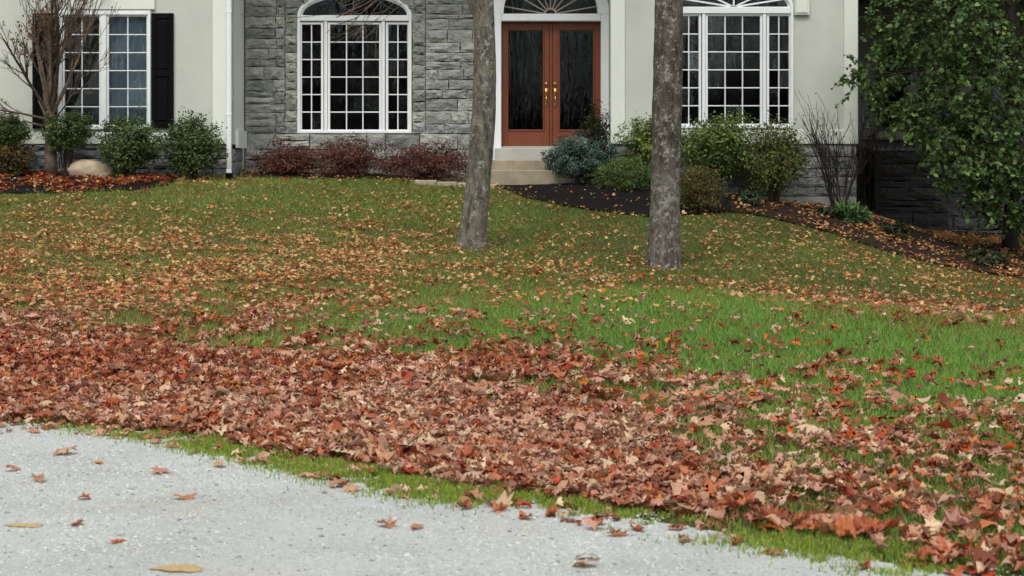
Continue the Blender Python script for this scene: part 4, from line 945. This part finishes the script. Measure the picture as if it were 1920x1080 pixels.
# ------------------------------------------------------------------ grass
def blades(X, Y, h, w, lean, col, seg):
    n = len(X); Z = H(X, Y) - 0.004; az = NR.random(n) * 6.283; ux, uy = np.cos(az), np.sin(az); la = NR.random(n) * 6.283; lx, ly = np.cos(la) * lean, np.sin(la) * lean
    B = np.c_[X, Y, Z]; S = np.c_[ux * w / 2, uy * w / 2, np.zeros(n)]; tip = B + np.c_[lx * h, ly * h, h * np.sqrt(np.clip(1 - lean ** 2, .1, 1))]
    if seg == 1:
        V = np.stack([B - S, B + S, tip], 1); T = (np.arange(n) * 3)[:, None, None] + np.array([[[0, 1, 2]]]); k = 3
    else:
        mid = B + np.c_[lx * h * 0.32, ly * h * 0.32, h * 0.58]; V = np.stack([B - S, B + S, mid - S * 0.75, mid + S * 0.75, tip], 1)
        T = (np.arange(n) * 5)[:, None, None] + np.array([[[0, 1, 2], [1, 3, 2], [2, 3, 4]]]); k = 5
    return V.reshape(-1, 3), T.reshape(-1, 3), np.repeat(col, k, axis=0)
LUSH = np.array([   # 1 = fresh bright green, 0 = dull olive
 [0.20, 0.25, 0.40, 0.45, 0.35, 0.30, 0.25, 0.1, 0.1], [0.30, 0.40, 0.50, 0.50, 0.40, 0.30, 0.30, 0.2, 0.1], [0.25, 0.35, 0.45, 0.40, 0.40, 0.30, 0.28, 0.25, 0.2],
 [0.25, 0.25, 0.30, 0.30, 0.40, 0.30, 0.22, 0.22, 0.2], [0.25, 0.30, 0.30, 0.30, 0.40, 0.30, 0.20, 0.15, 0.15], [0.30, 0.40, 0.45, 0.50, 0.60, 0.75, 0.30, 0.10, 0.1],
 [0.35, 0.50, 0.50, 0.65, 0.75, 0.95, 0.95, 0.40, 0.15], [0.40, 0.45, 0.55, 0.70, 0.80, 0.95, 1.0, 0.95, 0.8], [0.40, 0.40, 0.50, 0.65, 0.80, 0.90, 1.0, 1.0, 0.95],
 [0.40, 0.40, 0.45, 0.50, 0.60, 0.70, 0.85, 0.95, 0.95], [0.40, 0.40, 0.40, 0.45, 0.45, 0.55, 0.65, 0.80, 0.80], [0.45, 0.45, 0.45, 0.45, 0.45, 0.50, 0.65, 0.75, 0.80],
 [0.50, 0.50, 0.50, 0.50, 0.50, 0.50, 0.65, 0.80, 0.90], [0.50, 0.50, 0.50, 0.50, 0.50, 0.50, 0.60, 0.75, 0.90], [0.50, 0.50, 0.50, 0.50, 0.50, 0.50, 0.60, 0.75, 0.90]])
LUSH[1:4, :] += 0.10; LUSH[5:8, :3] -= 0.05
GV, GT, GC, off = [], [], [], 0
for (y0, y1, dens, seg, hh, ww) in ((7.0, 13.0, 3200, 3, 0.055, 0.0050), (13.0, 19.5, 3300, 1, 0.062, 0.0072), (19.5, 29.8, 1900, 1, 0.055, 0.0080)):
    n = int(area(y0, y1) * dens); X_, Y_ = ground_samples(n, y0, y1); Z_ = H(X_, Y_)
    keep = ~blocked(X_, Y_) & ~inside(X_, Y_, DR)
    jx, jy = (vnoise(X_, Y_, 5, 31) - 0.5) * 0.5, (vnoise(X_, Y_, 5, 32) - 0.5) * 0.5
    for Bd in BEDS: keep &= ~inside(X_ + jx, Y_ + jy - 0.10, Bd) | (NR.random(n) < 0.01)
    X_, Y_, Z_ = X_[keep], Y_[keep], Z_[keep]; px, py = proj(X_, Y_, Z_); lush = table(LUSH, px, py); den = table(DEN, px, py)
    pat = vnoise(X_, Y_, 1.3, 1); fine = vnoise(X_, Y_, 6.0, 2); big = vnoise(X_, Y_, 0.45, 5)
    den_k = den; k_ = NR.random(len(X_)) < np.clip(1.15 - 0.55 * den + 0.3 * (pat - 0.5), 0.1, 1); X_, Y_, px, py, lush, pat, fine, big = [q[k_] for q in (X_, Y_, px, py, lush, pat, fine, big)]
    den_k = den_k[k_]; n = len(X_); lush = np.clip(lush + (pat - 0.5) * 0.45 + (fine - 0.5) * 0.3 + NR.normal(size=n) * 0.12, 0, 1)[:, None]
    dull = np.array(lin(140, 134, 60)); fresh = np.array(lin(108, 154, 62)); crest_shade = np.array(lin(92, 112, 48)); col = dull * (1 - lush) + fresh * lush
    pxx = CX + X_ / Y_ * F_PX; past = (np.clip((Y_ - np.interp(pxx, [900, 1100, 1440, 1920], [19.8, 19.2, 18.5, 17.3])) / 1.2, 0, 1) * np.clip((pxx - 850) / 250, 0, 1))[:, None] * np.clip(1.2 - 0.6 * pat[:, None], 0, 1); col = col * (1 - past) + crest_shade * past; den_k = den_k * (1 - 0.5 * past[:, 0])  # darker past the crest: shade of the slope painted into the blades
    col = col * (0.78 + 0.44 * NR.random((n, 1))) * (0.82 + 0.36 * big[:, None])
    dry = NR.random(n) < 0.07 + 0.38 * np.clip(den_k, 0, 1) * (1.25 - lush[:, 0]); col[dry] = np.array(lin(182, 158, 108)) * (0.7 + 0.5 * NR.random((dry.sum(), 1)))
    h_ = hh * (0.55 + 0.8 * NR.random(n)) * (0.75 + 0.5 * fine) * (0.8 + 0.35 * lush[:, 0])
    v, tt, c = blades(X_, Y_, h_, ww * (0.7 + 0.6 * NR.random(n)), 0.25 + NR.random(n) * 0.68, col, seg)
    GV.append(v); GT.append(tt + off); GC.append(c); off += len(v)
# verge: short bright moss and grass along the gravel edge
ex = np.array([(p.x, p.y) for p in edge]); n = 150000
sg = NR.integers(0, len(ex) - 1, n); tt_ = NR.random(n)[:, None]; q = ex[sg] * (1 - tt_) + ex[sg + 1] * tt_
nrm_ = np.c_[-(ex[sg + 1] - ex[sg])[:, 1], (ex[sg + 1] - ex[sg])[:, 0]]; nrm_ /= np.linalg.norm(nrm_, axis=1)[:, None]
o_ = NR.normal(size=n) * 0.20; o_ += 0.01; q = q + nrm_ * o_[:, None]
px, py = proj(q[:, 0], q[:, 1], H(q[:, 0], q[:, 1]))
am = np.interp(px, [0, 180, 260, 340, 420, 560, 640, 700, 800, 900, 1000, 1200, 1400, 1600, 1920], [0.02, 0.15, 0.8, 1, 1, 1, 0.8, 1, 0.9, 0.5, 0.35, 0.4, 0.3, 0.35, 0.35]) * np.where(o_ < 0, np.exp(-(o_ / 0.17) ** 2 / 2), 1) * np.clip((0.6 * vnoise(q[:, 0], q[:, 1], 2.6, 7) + 0.4 * vnoise(q[:, 0], q[:, 1], 11, 17) - np.interp(px, [0, 250, 320, 820, 900, 1920], [0.42, 0.36, 0.25, 0.28, 0.40, 0.42])) * 5, 0, 1)
kp = NR.random(n) < am; q = q[kp]; n = len(q)
v, tt, c = blades(q[:, 0], q[:, 1], 0.030 * (0.4 + NR.random(n)), 0.006 * (0.7 + 0.6 * NR.random(n)), NR.random(n) * 0.8, pick_cols(n, [lin(128,156,48), lin(142,164,60), lin(112,144,50), lin(160,160,84)], 0.18), 3)
v[:, 2] += 0.014; GV.append(v); GT.append(tt + off); GC.append(c); off += len(v)
tag(np_mesh('grass', np.concatenate(GV), np.concatenate(GT), M['grass'], col=np.concatenate(GC)), 'green lawn grass with fresh and dull olive patches', 'grass', kind='stuff')

# ------------------------------------------------------------------ gravel stones
n = 72000; X_, Y_ = ground_samples(n, 6.6, 13.2, 1.6); kp = inside(X_, Y_, DR)
j_ = (vnoise(X_, Y_, 5, 8) - 0.5) * 0.5; kp |= inside(X_, Y_ - 0.14 + j_, DR); X_, Y_ = X_[kp], Y_[kp]; n = len(X_)
OCT = np.array([[1, 0, 0], [0.2, 0.9, 0.1], [-1, 0.1, 0], [0, -1, 0.1], [0.1, 0.1, 0.8], [0.6, 0.6, 0.5], [-0.6, -0.5, 0.55]])
OT = np.array([[0, 5, 4], [0, 1, 5], [1, 4, 5], [1, 2, 4], [2, 6, 4], [2, 3, 6], [3, 4, 6], [3, 0, 4]])
sz = NR.uniform(0.004, 0.0105, n) * np.where(NR.random(n) < 0.05, 1.6, 1); az = NR.random(n) * 6.283; V = OCT[None] * sz[:, None, None] * NR.uniform(0.6, 1.3, (n, 1, 3)) * np.array([1, 1, 0.72])
Vr = np.stack([V[:, :, 0] * np.cos(az)[:, None] - V[:, :, 1] * np.sin(az)[:, None] + X_[:, None], V[:, :, 0] * np.sin(az)[:, None] + V[:, :, 1] * np.cos(az)[:, None] + Y_[:, None], V[:, :, 2] + (H(X_, Y_) + 0.012)[:, None]], -1)
gc = np.array([(0.50, 0.52, 0.50), (0.47, 0.495, 0.475), (0.535, 0.55, 0.53), (0.43, 0.45, 0.435), (0.50, 0.505, 0.475), (0.22, 0.23, 0.22)])
col = gc[NR.choice(6, n, p=[.27, .21, .16, .18, .1, .08])] * (0.90 + 0.2 * NR.random((n, 1))) * (0.78 + 0.36 * (0.6 * vnoise(X_, Y_, 1.1, 41) + 0.4 * vnoise(X_, Y_, 5, 42)))[:, None]
tan_ = np.clip((vnoise(X_, Y_, 1.9, 43) - 0.74) * 4, 0, 0.5)[:, None]; col = col * (1 - tan_) + col * np.array([1.0, 0.86, 0.64]) * tan_
tag(np_mesh('gravel', Vr.reshape(-1, 3), ((np.arange(n) * 7)[:, None, None] + OT[None]).reshape(-1, 3), M['pebble'], col=np.repeat(col, 7, axis=0)), 'pale grey gravel stones covering the drive', 'gravel', kind='stuff')

# ------------------------------------------------------------------ fallen leaves
HALF = [(0.10, -0.34), (0.34, -0.40), (0.36, -0.18), (0.74, -0.14), (0.50, 0.10), (0.86, 0.46), (0.46, 0.40), (0.30, 0.66), (0.14, 0.58)]
OAKH = [(0.06, -0.45), (0.24, -0.30), (0.16, -0.12), (0.40, 0.02), (0.24, 0.16), (0.46, 0.40), (0.24, 0.46), (0.30, 0.70), (0.12, 0.72)]
OVAL = [(0.10, -0.42), (0.24, -0.28), (0.34, -0.10), (0.38, 0.08), (0.36, 0.26), (0.30, 0.44), (0.22, 0.60), (0.14, 0.74), (0.06, 0.88)]
def leaf_template(half, curl, curl2, fold, seed):
    r = random.Random(seed); out = [(0.0, -0.32)] + half + [(0.0, 1.0)] + [(-x * r.uniform(.85, 1.1), y + r.uniform(-.05, .05)) for x, y in half[::-1]]
    out = [(x * 0.62, (y - 0.25) * 0.62) for x, y in out]; V = []
    spine = [(0.0, -0.12), (0.0, 0.10), (0.0, 0.26)]
    for x, y in out + spine:
        z = fold * abs(x); z += r.uniform(-0.06, 0.06) * (abs(x) > 0.05)
        if abs(curl) > 1e-3: x, z = math.sin(curl * x) / curl, z + (1 - math.cos(curl * x)) / curl
        if abs(curl2) > 1e-3: y, z = math.sin(curl2 * y) / curl2, z + (1 - math.cos(curl2 * y)) / curl2
        V.append((x, y, z))
    n = len(out); F = []
    for i in range(n):
        a, b = i, (i + 1) % n; ym = (out[a][1] + out[b][1]) / 2
        F.append((a, b, n + (0 if ym < -0.02 else 1 if ym < 0.2 else 2)))
    F += [(5, n, n + 1)[::-1], (7, n + 1, n + 2)[::-1], (n - 5, n + 1, n), (n - 7, n + 2, n + 1)]
    V += [(0.010, -0.34, 0.01), (-0.010, -0.34, 0.01), (0.06, -0.66, 0.05)]; m = len(V); F.append((m - 3, m - 2, m - 1))
    V = np.array(V); V[:, 2] -= V[:, 2].min(); return V, np.array(F)
TEMPL = [leaf_template(HALF, 2.2, 1.2, 0.1, 1), leaf_template(OAKH, 3.4, -1.2, 0.2, 2), leaf_template(HALF, -3.2, 1.4, 0.15, 3), leaf_template(OAKH, 4.6, 1.8, 0.3, 4),
         leaf_template(OAKH, 2.4, 1.2, 0.1, 5), leaf_template(OAKH, -4.4, 1.9, 0.2, 6), leaf_template(OVAL, 4.2, 1.4, 0.3, 7), leaf_template(OVAL, -3.4, -1.4, 0.1, 8), leaf_template(OVAL, -1.8, 1.8, 0.2, 9), leaf_template(OVAL, 5.0, -0.8, 0.2, 10)]
TAN = [lin(204,162,134), lin(192,144,120), lin(212,178,148), lin(176,128,104), lin(200,158,120), lin(218,190,158), lin(196,146,126)]
RUST = [lin(180,104,70), lin(160,86,58), lin(188,114,72), lin(152,84,58), lin(178,114,82), lin(130,70,48)]
PALE = [lin(212,182,130), lin(196,158,108), lin(184,138,90), lin(220,194,146), lin(166,120,78), lin(202,168,126)]
BRIGHT = [lin(204,100,44), lin(190,78,52), lin(210,128,56), lin(176,70,50)]
# share of rusty leaves by place, the rest tan (near) or pale straw (far)
def leaf_cloud(y0, y1, mult, smin, smax):
    n = int(area(y0, y1) * mult); X_, Y_ = ground_samples(n, y0, y1); Z_ = H(X_, Y_); keep = ~blocked(X_, Y_)
    ind = inside(X_, Y_ + (vnoise(X_, Y_, 2.4, 9) - 0.5) * 0.6 - 0.15 * np.interp(X_ / Y_ * F_PX + CX, [0, 200, 300, 380, 600, 680, 780, 850, 1920], [0.1, 0.2, 1.6, 2.2, 1.9, 1.2, 1.6, 0.8, 0.4]), DR)
    ind &= ~(~inside(X_, Y_ + 0.40, DR) & (NR.random(n) < 0.07)); X_, Y_, Z_ = X_[keep & ~ind], Y_[keep & ~ind], Z_[keep & ~ind]
    px, py = proj(X_, Y_, Z_); d = table(DEN, px, py)
    pat = vnoise(X_, Y_, 1.7, 11); pat2 = vnoise(X_, Y_, 4.5, 12); pf = np.where(d > 0.9, 0.85 + 0.3 * pat, np.clip((0.35 * pat + 0.65 * pat2 - 0.28) * 2.6, 0.05, 1.9))
    amt = d * pf
    for Bd, f in zip(BEDS, (0.9, 2.6, 0.8)):
        m = inside(X_, Y_, Bd); amt[m] *= f * np.where(px[m] > 1372, 4.0, 1.5)
    blackb = inside(X_, Y_, BEDS[0]) & (px < 1372); amt[blackb] *= 0.22
    kp = NR.random(len(X_)) < amt / 1.6
    return X_[kp], Y_[kp], Z_[kp], px[kp], py[kp], d[kp]
def leaf_colours(px, py, d, X_, Y_):
    n = len(px); rust = np.interp(py, [340, 450, 520, 600, 650, 700, 760, 830, 1000], [0.12, 0.12, 0.20, 0.32, 0.70, 0.60, 0.38, 0.30, 0.34]) + (vnoise(X_, Y_, 1.4, 13) - 0.5) * 0.6 * np.clip((py - 440) / 200, 0.15, 1) + np.interp(px, [0, 960, 1920], [0.05, 0, 0.05])
    far = np.clip((600 - py) / 70, 0, 1); u = NR.random(n)
    base = np.where((NR.random(n) < far)[:, None], pick_cols(n, PALE, 0.14), pick_cols(n, TAN, 0.14)); col = np.where((u < rust)[:, None], pick_cols(n, RUST, 0.2), base)
    br = NR.random(n) < np.interp(d, [0, 0.15, 0.5, 1], [0.22, 0.12, 0.03, 0.018]); br &= (NR.random(n) < np.clip((py - 470) / 120, 0.08, 1)); col[br] = pick_cols(int(br.sum()), BRIGHT, 0.12)
    bl = (px < 330) & (py < 366) & (NR.random(n) < 0.75); col[bl] = pick_cols(int(bl.sum()), [lin(160,70,42), lin(136,58,38), lin(178,92,50), lin(120,50,36), lin(170,110,76)], 0.18)
    return col
sets = [leaf_cloud(7.0, 12.5, 1050, 0, 0), leaf_cloud(12.5, 17.0, 1050, 0, 0), leaf_cloud(17.0, 22.0, 1350, 0, 0), leaf_cloud(22.0, 32.2, 1150, 0, 0)]
X_, Y_, Z_, px, py, d = [np.concatenate(q) for q in zip(*sets)]; n = len(X_)
col = leaf_colours(px, py, d, X_, Y_)
size = np.interp(Y_, [7, 14, 17, 20, 24, 30], [0.122, 0.12, 0.090, 0.076, 0.072, 0.070]) * NR.uniform(0.45, 1.25, n) * np.where(NR.random(n) < 0.10, 1.4, 1)
tilt = np.abs(NR.normal(size=n)) * np.where(d > 0.9, 0.30, 0.40) + np.where((py > 600) & (py < 720), 0.35, 0) * NR.random(n)
zoff = np.where(d > 0.9, NR.random(n) ** 1.3 * 0.058, 0.030 + NR.random(n) * 0.034) + np.where(d > .9, 0.0, 0)
ong = inside(X_, Y_, DR); zoff[ong] = 0.010 + NR.random(int(ong.sum())) * 0.01; tilt[ong] *= 0.25
for Bd, lf, dm in zip(BEDS, (0.035, 0.02, 0.02), (0.03, 0.03, 0.03)):      # leaves on a bed lie on its raised surface
    ii = np.where(inside(X_, Y_, Bd))[0]; seg = np.concatenate([Bd[k] + (Bd[(k + 1) % len(Bd)] - Bd[k]) * np.linspace(0, 1, 40)[:, None] for k in range(len(Bd))])
    dd = np.min(np.hypot(X_[ii][:, None] - seg[None, :, 0], Y_[ii][:, None] - seg[None, :, 1]), axis=1) if len(ii) else np.zeros(0)
    zoff[ii] = lf + dm * np.minimum(dd / 0.5, 1) + NR.random(len(ii)) * 0.035
az = NR.random(n) * 6.283; ta = NR.random(n) * 6.283
ct, stt = np.cos(tilt), np.sin(tilt); ux, uy = np.cos(ta), np.sin(ta)
R1 = np.zeros((n, 3, 3)); R1[:, 0, 0] = ct + ux * ux * (1 - ct); R1[:, 0, 1] = ux * uy * (1 - ct); R1[:, 0, 2] = uy * stt; R1[:, 1, 0] = ux * uy * (1 - ct); R1[:, 1, 1] = ct + uy * uy * (1 - ct); R1[:, 1, 2] = -ux * stt; R1[:, 2, 0] = -uy * stt; R1[:, 2, 1] = ux * stt; R1[:, 2, 2] = ct
R2 = np.zeros((n, 3, 3)); R2[:, 0, 0] = np.cos(az); R2[:, 0, 1] = -np.sin(az); R2[:, 1, 0] = np.sin(az); R2[:, 1, 1] = np.cos(az); R2[:, 2, 2] = 1
R = R1 @ R2; flip = NR.random(n) < 0.4
ti = NR.choice(len(TEMPL), n, p=np.array([0.05, 0.13, 0.06, 0.14, 0.12, 0.14, 0.10, 0.09, 0.09, 0.08]))
# the nearest leaves in view are single things
vis = ~ong & (px > 8) & (px < 1912) & (py < 1072) & (zoff > np.where(d > 0.9, 0.034, 0.0))
near = np.argsort(np.where(vis, Y_, 99))[:275]; single = np.zeros(n, bool); single[near] = True
LV, LT, LCc, off = [], [], [], 0
SMALL = []                             # plainer leaves for the far lawn
for a_, c_ in ((0.30, 1.6), (0.36, 2.6), (0.26, -1.8)):
    T_ = np.array([[0, -0.34, 0], [a_ * 0.8, -0.10, 0], [a_ * 0.55, 0.10, 0], [a_, 0.26, 0], [0, 0.52, 0], [-a_, 0.22, 0], [-a_ * 0.5, 0.08, 0], [-a_ * 0.85, -0.14, 0]]); T_[:, 2] = c_ * (T_[:, 0] ** 2 + 0.5 * T_[:, 1] ** 2); T_[:, 2] -= T_[:, 2].min()
    SMALL.append((T_, np.array([[0, 1, 2], [2, 3, 4], [4, 5, 6], [6, 7, 0], [0, 2, 6], [2, 4, 6]])))
isfar = Y_ > 17.5; size = np.where(isfar, size * 0.88, size); col = np.where(isfar[:, None], col * np.array([0.96, 0.86, 0.76]), col); ti = np.where(isfar, 100 + ti % 3, ti); single &= ~isfar; near = np.array([i for i in near if not isfar[i]])
for q, (TV, TF) in list(enumerate(TEMPL)) + [(100 + k, t_) for k, t_ in enumerate(SMALL)]:
    ii = np.where((ti == q) & ~single)[0]; m = len(TV)
    L = np.repeat(TV[None], len(ii), 0) * size[ii][:, None, None]
    fl_ = flip[ii]; L[fl_, :, 2] = L[fl_, :, 2].max(1, keepdims=True) - L[fl_, :, 2]; L[fl_, :, 0] *= -1
    V = np.einsum('nij,nkj->nki', R[ii], L) + np.stack([X_[ii], Y_[ii], Z_[ii] + zoff[ii]], 1)[:, None]
    LV.append(V.reshape(-1, 3)); LT.append(((np.arange(len(ii)) * m)[:, None, None] + TF[None]).reshape(-1, 3) + off); LCc.append(np.repeat(col[ii], m, axis=0)); off += len(ii) * m
tag(np_mesh('fallen_leaves', np.concatenate(LV), np.concatenate(LT), M['leaf'], col=np.concatenate(LCc)), 'drifts and scatter of brown fallen leaves over the lawn', 'leaves', kind='stuff')
LM, LF = [], []
for TV, TF in TEMPL:
    me = bpy.data.meshes.new('fallen_leaf'); me.from_pydata([tuple(v) for v in TV], [], [tuple(int(i) for i in f) for f in TF]); me.update(); me.materials.append(M['leaf_obj']); LM.append(me)
    mf = me.copy(); zm = max(v[2] for v in TV)
    for v in mf.vertices: v.co.z = zm - v.co.z
    LF.append(mf)
def one_leaf(k, loc, rot, sc, c, label, group=None, dome=False):
    o = bpy.data.objects.new('fallen_leaf', (LF if dome else LM)[k]); COL.objects.link(o)
    o.location = loc; o.rotation_euler = rot; o.scale = (sc,) * 3; o.color = (*c, 1); return tag(o, label, 'leaf', group)
def leaf_words(c, x):
    k = 'pale pinkish tan' if c[1] > 0.27 else 'brown' if c[0] < 0.24 else 'orange brown' if c[2] < 0.06 else 'rusty brown' if c[1] < 0.16 else 'light brown'
    z = 'left of the brown trunk' if x < 860 else 'between the two trunks' if x < 1245 else 'right of the lichen-spotted trunk' if x < 1600 else 'towards the right picture edge'
    return f'{k} curled leaf topping the roadside drift, {z}', f'{k} drift leaves {z}'
for i in near:
    o = one_leaf(int(ti[i]), (X_[i], Y_[i], Z_[i] + zoff[i] + 0.004), Matrix(R[i].tolist()).to_euler(), float(size[i]), [float(x) for x in col[i]], *leaf_words(col[i], px[i]))
GL = [(120,857,0.17,TAN[0],'long pale brown leaf on the gravel nearest the upper left drift edge',0),(22,888,0.15,TAN[1],'brown curled leaf on the gravel at the left picture edge',3),(72,908,0.16,TAN[3],'flattened brown leaf on the gravel just past the left edge one',5),
 (160,942,0.085,RUST[0],'small red-brown leaf alone on the pale gravel',2),(146,990,0.125,RUST[4],'dark pinkish curled leaf low on the gravel at left',7),(222,1022,0.10,lin(190,110,66),'small orange-tan leaf lowest on the left gravel',4),
 (345,941,0.135,lin(186,128,92),'tan folded leaf alone in the middle of the left gravel',1),(302,892,0.13,TAN[1],'brown leaf on the gravel just below the moss edge',0),(412,880,0.15,TAN[0],'pinkish leaf pair on the gravel beneath the bright moss',3),
 (186,874,0.11,lin(214,152,72),'yellow-orange leaf on the gravel at left',6),(640,918,0.17,TAN[3],'large brown leaf on gravel touching the verge left of centre',5),(662,926,0.12,TAN[4],'tan leaf overlapping the large verge leaf',0),
 (726,994,0.12,TAN[1],'pinkish leaf low on the central gravel, first of two',2),(780,998,0.11,TAN[3],'pinkish leaf low on the central gravel, second of two',7),(1158,1012,0.115,lin(170,96,52),'orange-brown domed leaf on the gravel right of centre',1),
 (1070,985,0.11,RUST[5],'dark brown leaf by the gravel verge right of centre',4),(1102,1056,0.12,lin(150,112,86),'grey-brown leaf near the bottom edge of the gravel',8),(1100,1070,0.13,lin(196,160,136),'pale pinkish leaf at the very bottom of the gravel',0),
 (866,918,0.15,lin(182,92,42),'square orange leaf standing on the verge at centre',6),(1452,1004,0.27,lin(186,106,48),'large orange folded leaf on the verge at right',1),(44,992,0.24,lin(206,184,132),'flat pale yellow leaf pressed into the left gravel',6),(330,1074,0.30,lin(208,182,136),'flat pale yellow leaf at the bottom edge of the gravel',8),
 (115,800,0.13,lin(150,84,54),'brown leaf standing at the upper left end of the gravel edge',3)]
for (px_, py_, s, c, lb, k) in GL:
    p = G(px_, py_); fl_ = 'flat pale' in lb
    o = one_leaf(k, (p.x, p.y, p.z + 0.014), (RNG.gauss(0, .12), RNG.gauss(0, .12), RNG.uniform(0, 6.28)), s * 1.15, c, lb, None, True); o.scale.z = s * (0.9 if k in (2, 5, 7, 8) else 0.62)
    if fl_: o.scale = (s, s, s * 0.12); o.rotation_euler = (0, 0, 1.5)

# ------------------------------------------------------------------ woods across the drive, behind the viewer (seen mirrored in the panes)
rng = random.Random(77); mb = MB()
for k in range(340):
    x = rng.uniform(-60, 60); y = rng.uniform(-62, -30)
    if k < 70: x = rng.uniform(-34, 34); y = rng.uniform(-30, -13)
    if -34 < x < -20 and rng.random() < 0.6: continue
    r = rng.uniform(0.12, 0.30); h_ = rng.uniform(13, 19); p = [Vector((x + rng.gauss(0, .15) * j, y + rng.gauss(0, .1) * j, -0.3 + h_ * j / 4)) for j in range(5)]
    mb.tube(p, [r, r * .85, r * .7, r * .5, r * .2], 6, False)
    for q in range(12):
        t_ = rng.uniform(0.2, 0.95); s = p[0].lerp(p[4], t_); a = rng.uniform(0, 6.28); d = Vector((math.cos(a), math.sin(a), rng.uniform(0.1, 0.9))); L = rng.uniform(1.5, 4.5) * (1.1 - t_ * .5)
        m_ = s + d * L * .5 + Vector((0, 0, .2)); e = s + d * L + Vector((rng.gauss(0, .3), 0, rng.uniform(.2, .8)))
        mb.tube([s, m_, e], [r * .28, r * .18, 0.015], 4, False)
        for z_ in range(3): mb.tube([m_.lerp(e, rng.random()), e + Vector((rng.gauss(0, 1), rng.gauss(0, 1), rng.gauss(.3, .7)))], [0.03, 0.01], 3, False)
wd = mb.build('woods', M['twig_dark'], None); tag(wd, 'bare woods across the drive, mirrored in the window panes', 'woods', kind='stuff')
n = 42000; X_ = NR.uniform(-75, 75, n); Y_ = NR.uniform(-80, -44, n); Z_ = NR.random(n) * (1.4 + 5.6 * vnoise(X_, Y_, 0.22, 21) * np.clip((-44 - Y_) / 16, 0.3, 1))
scatter('undergrowth', np.c_[X_, Y_, Z_], rot_frames(n, 0.2), NR.uniform(0.7, 1.4, n), LEAF4, TRI4, pick_cols(n, [lin(40,38,30), lin(34,42,28), lin(52,42,32), lin(28,34,24)]), M['foliage'], None)
tag(bpy.data.objects['undergrowth'], 'dark undergrowth among the bare woods behind the viewer', 'undergrowth', kind='stuff')
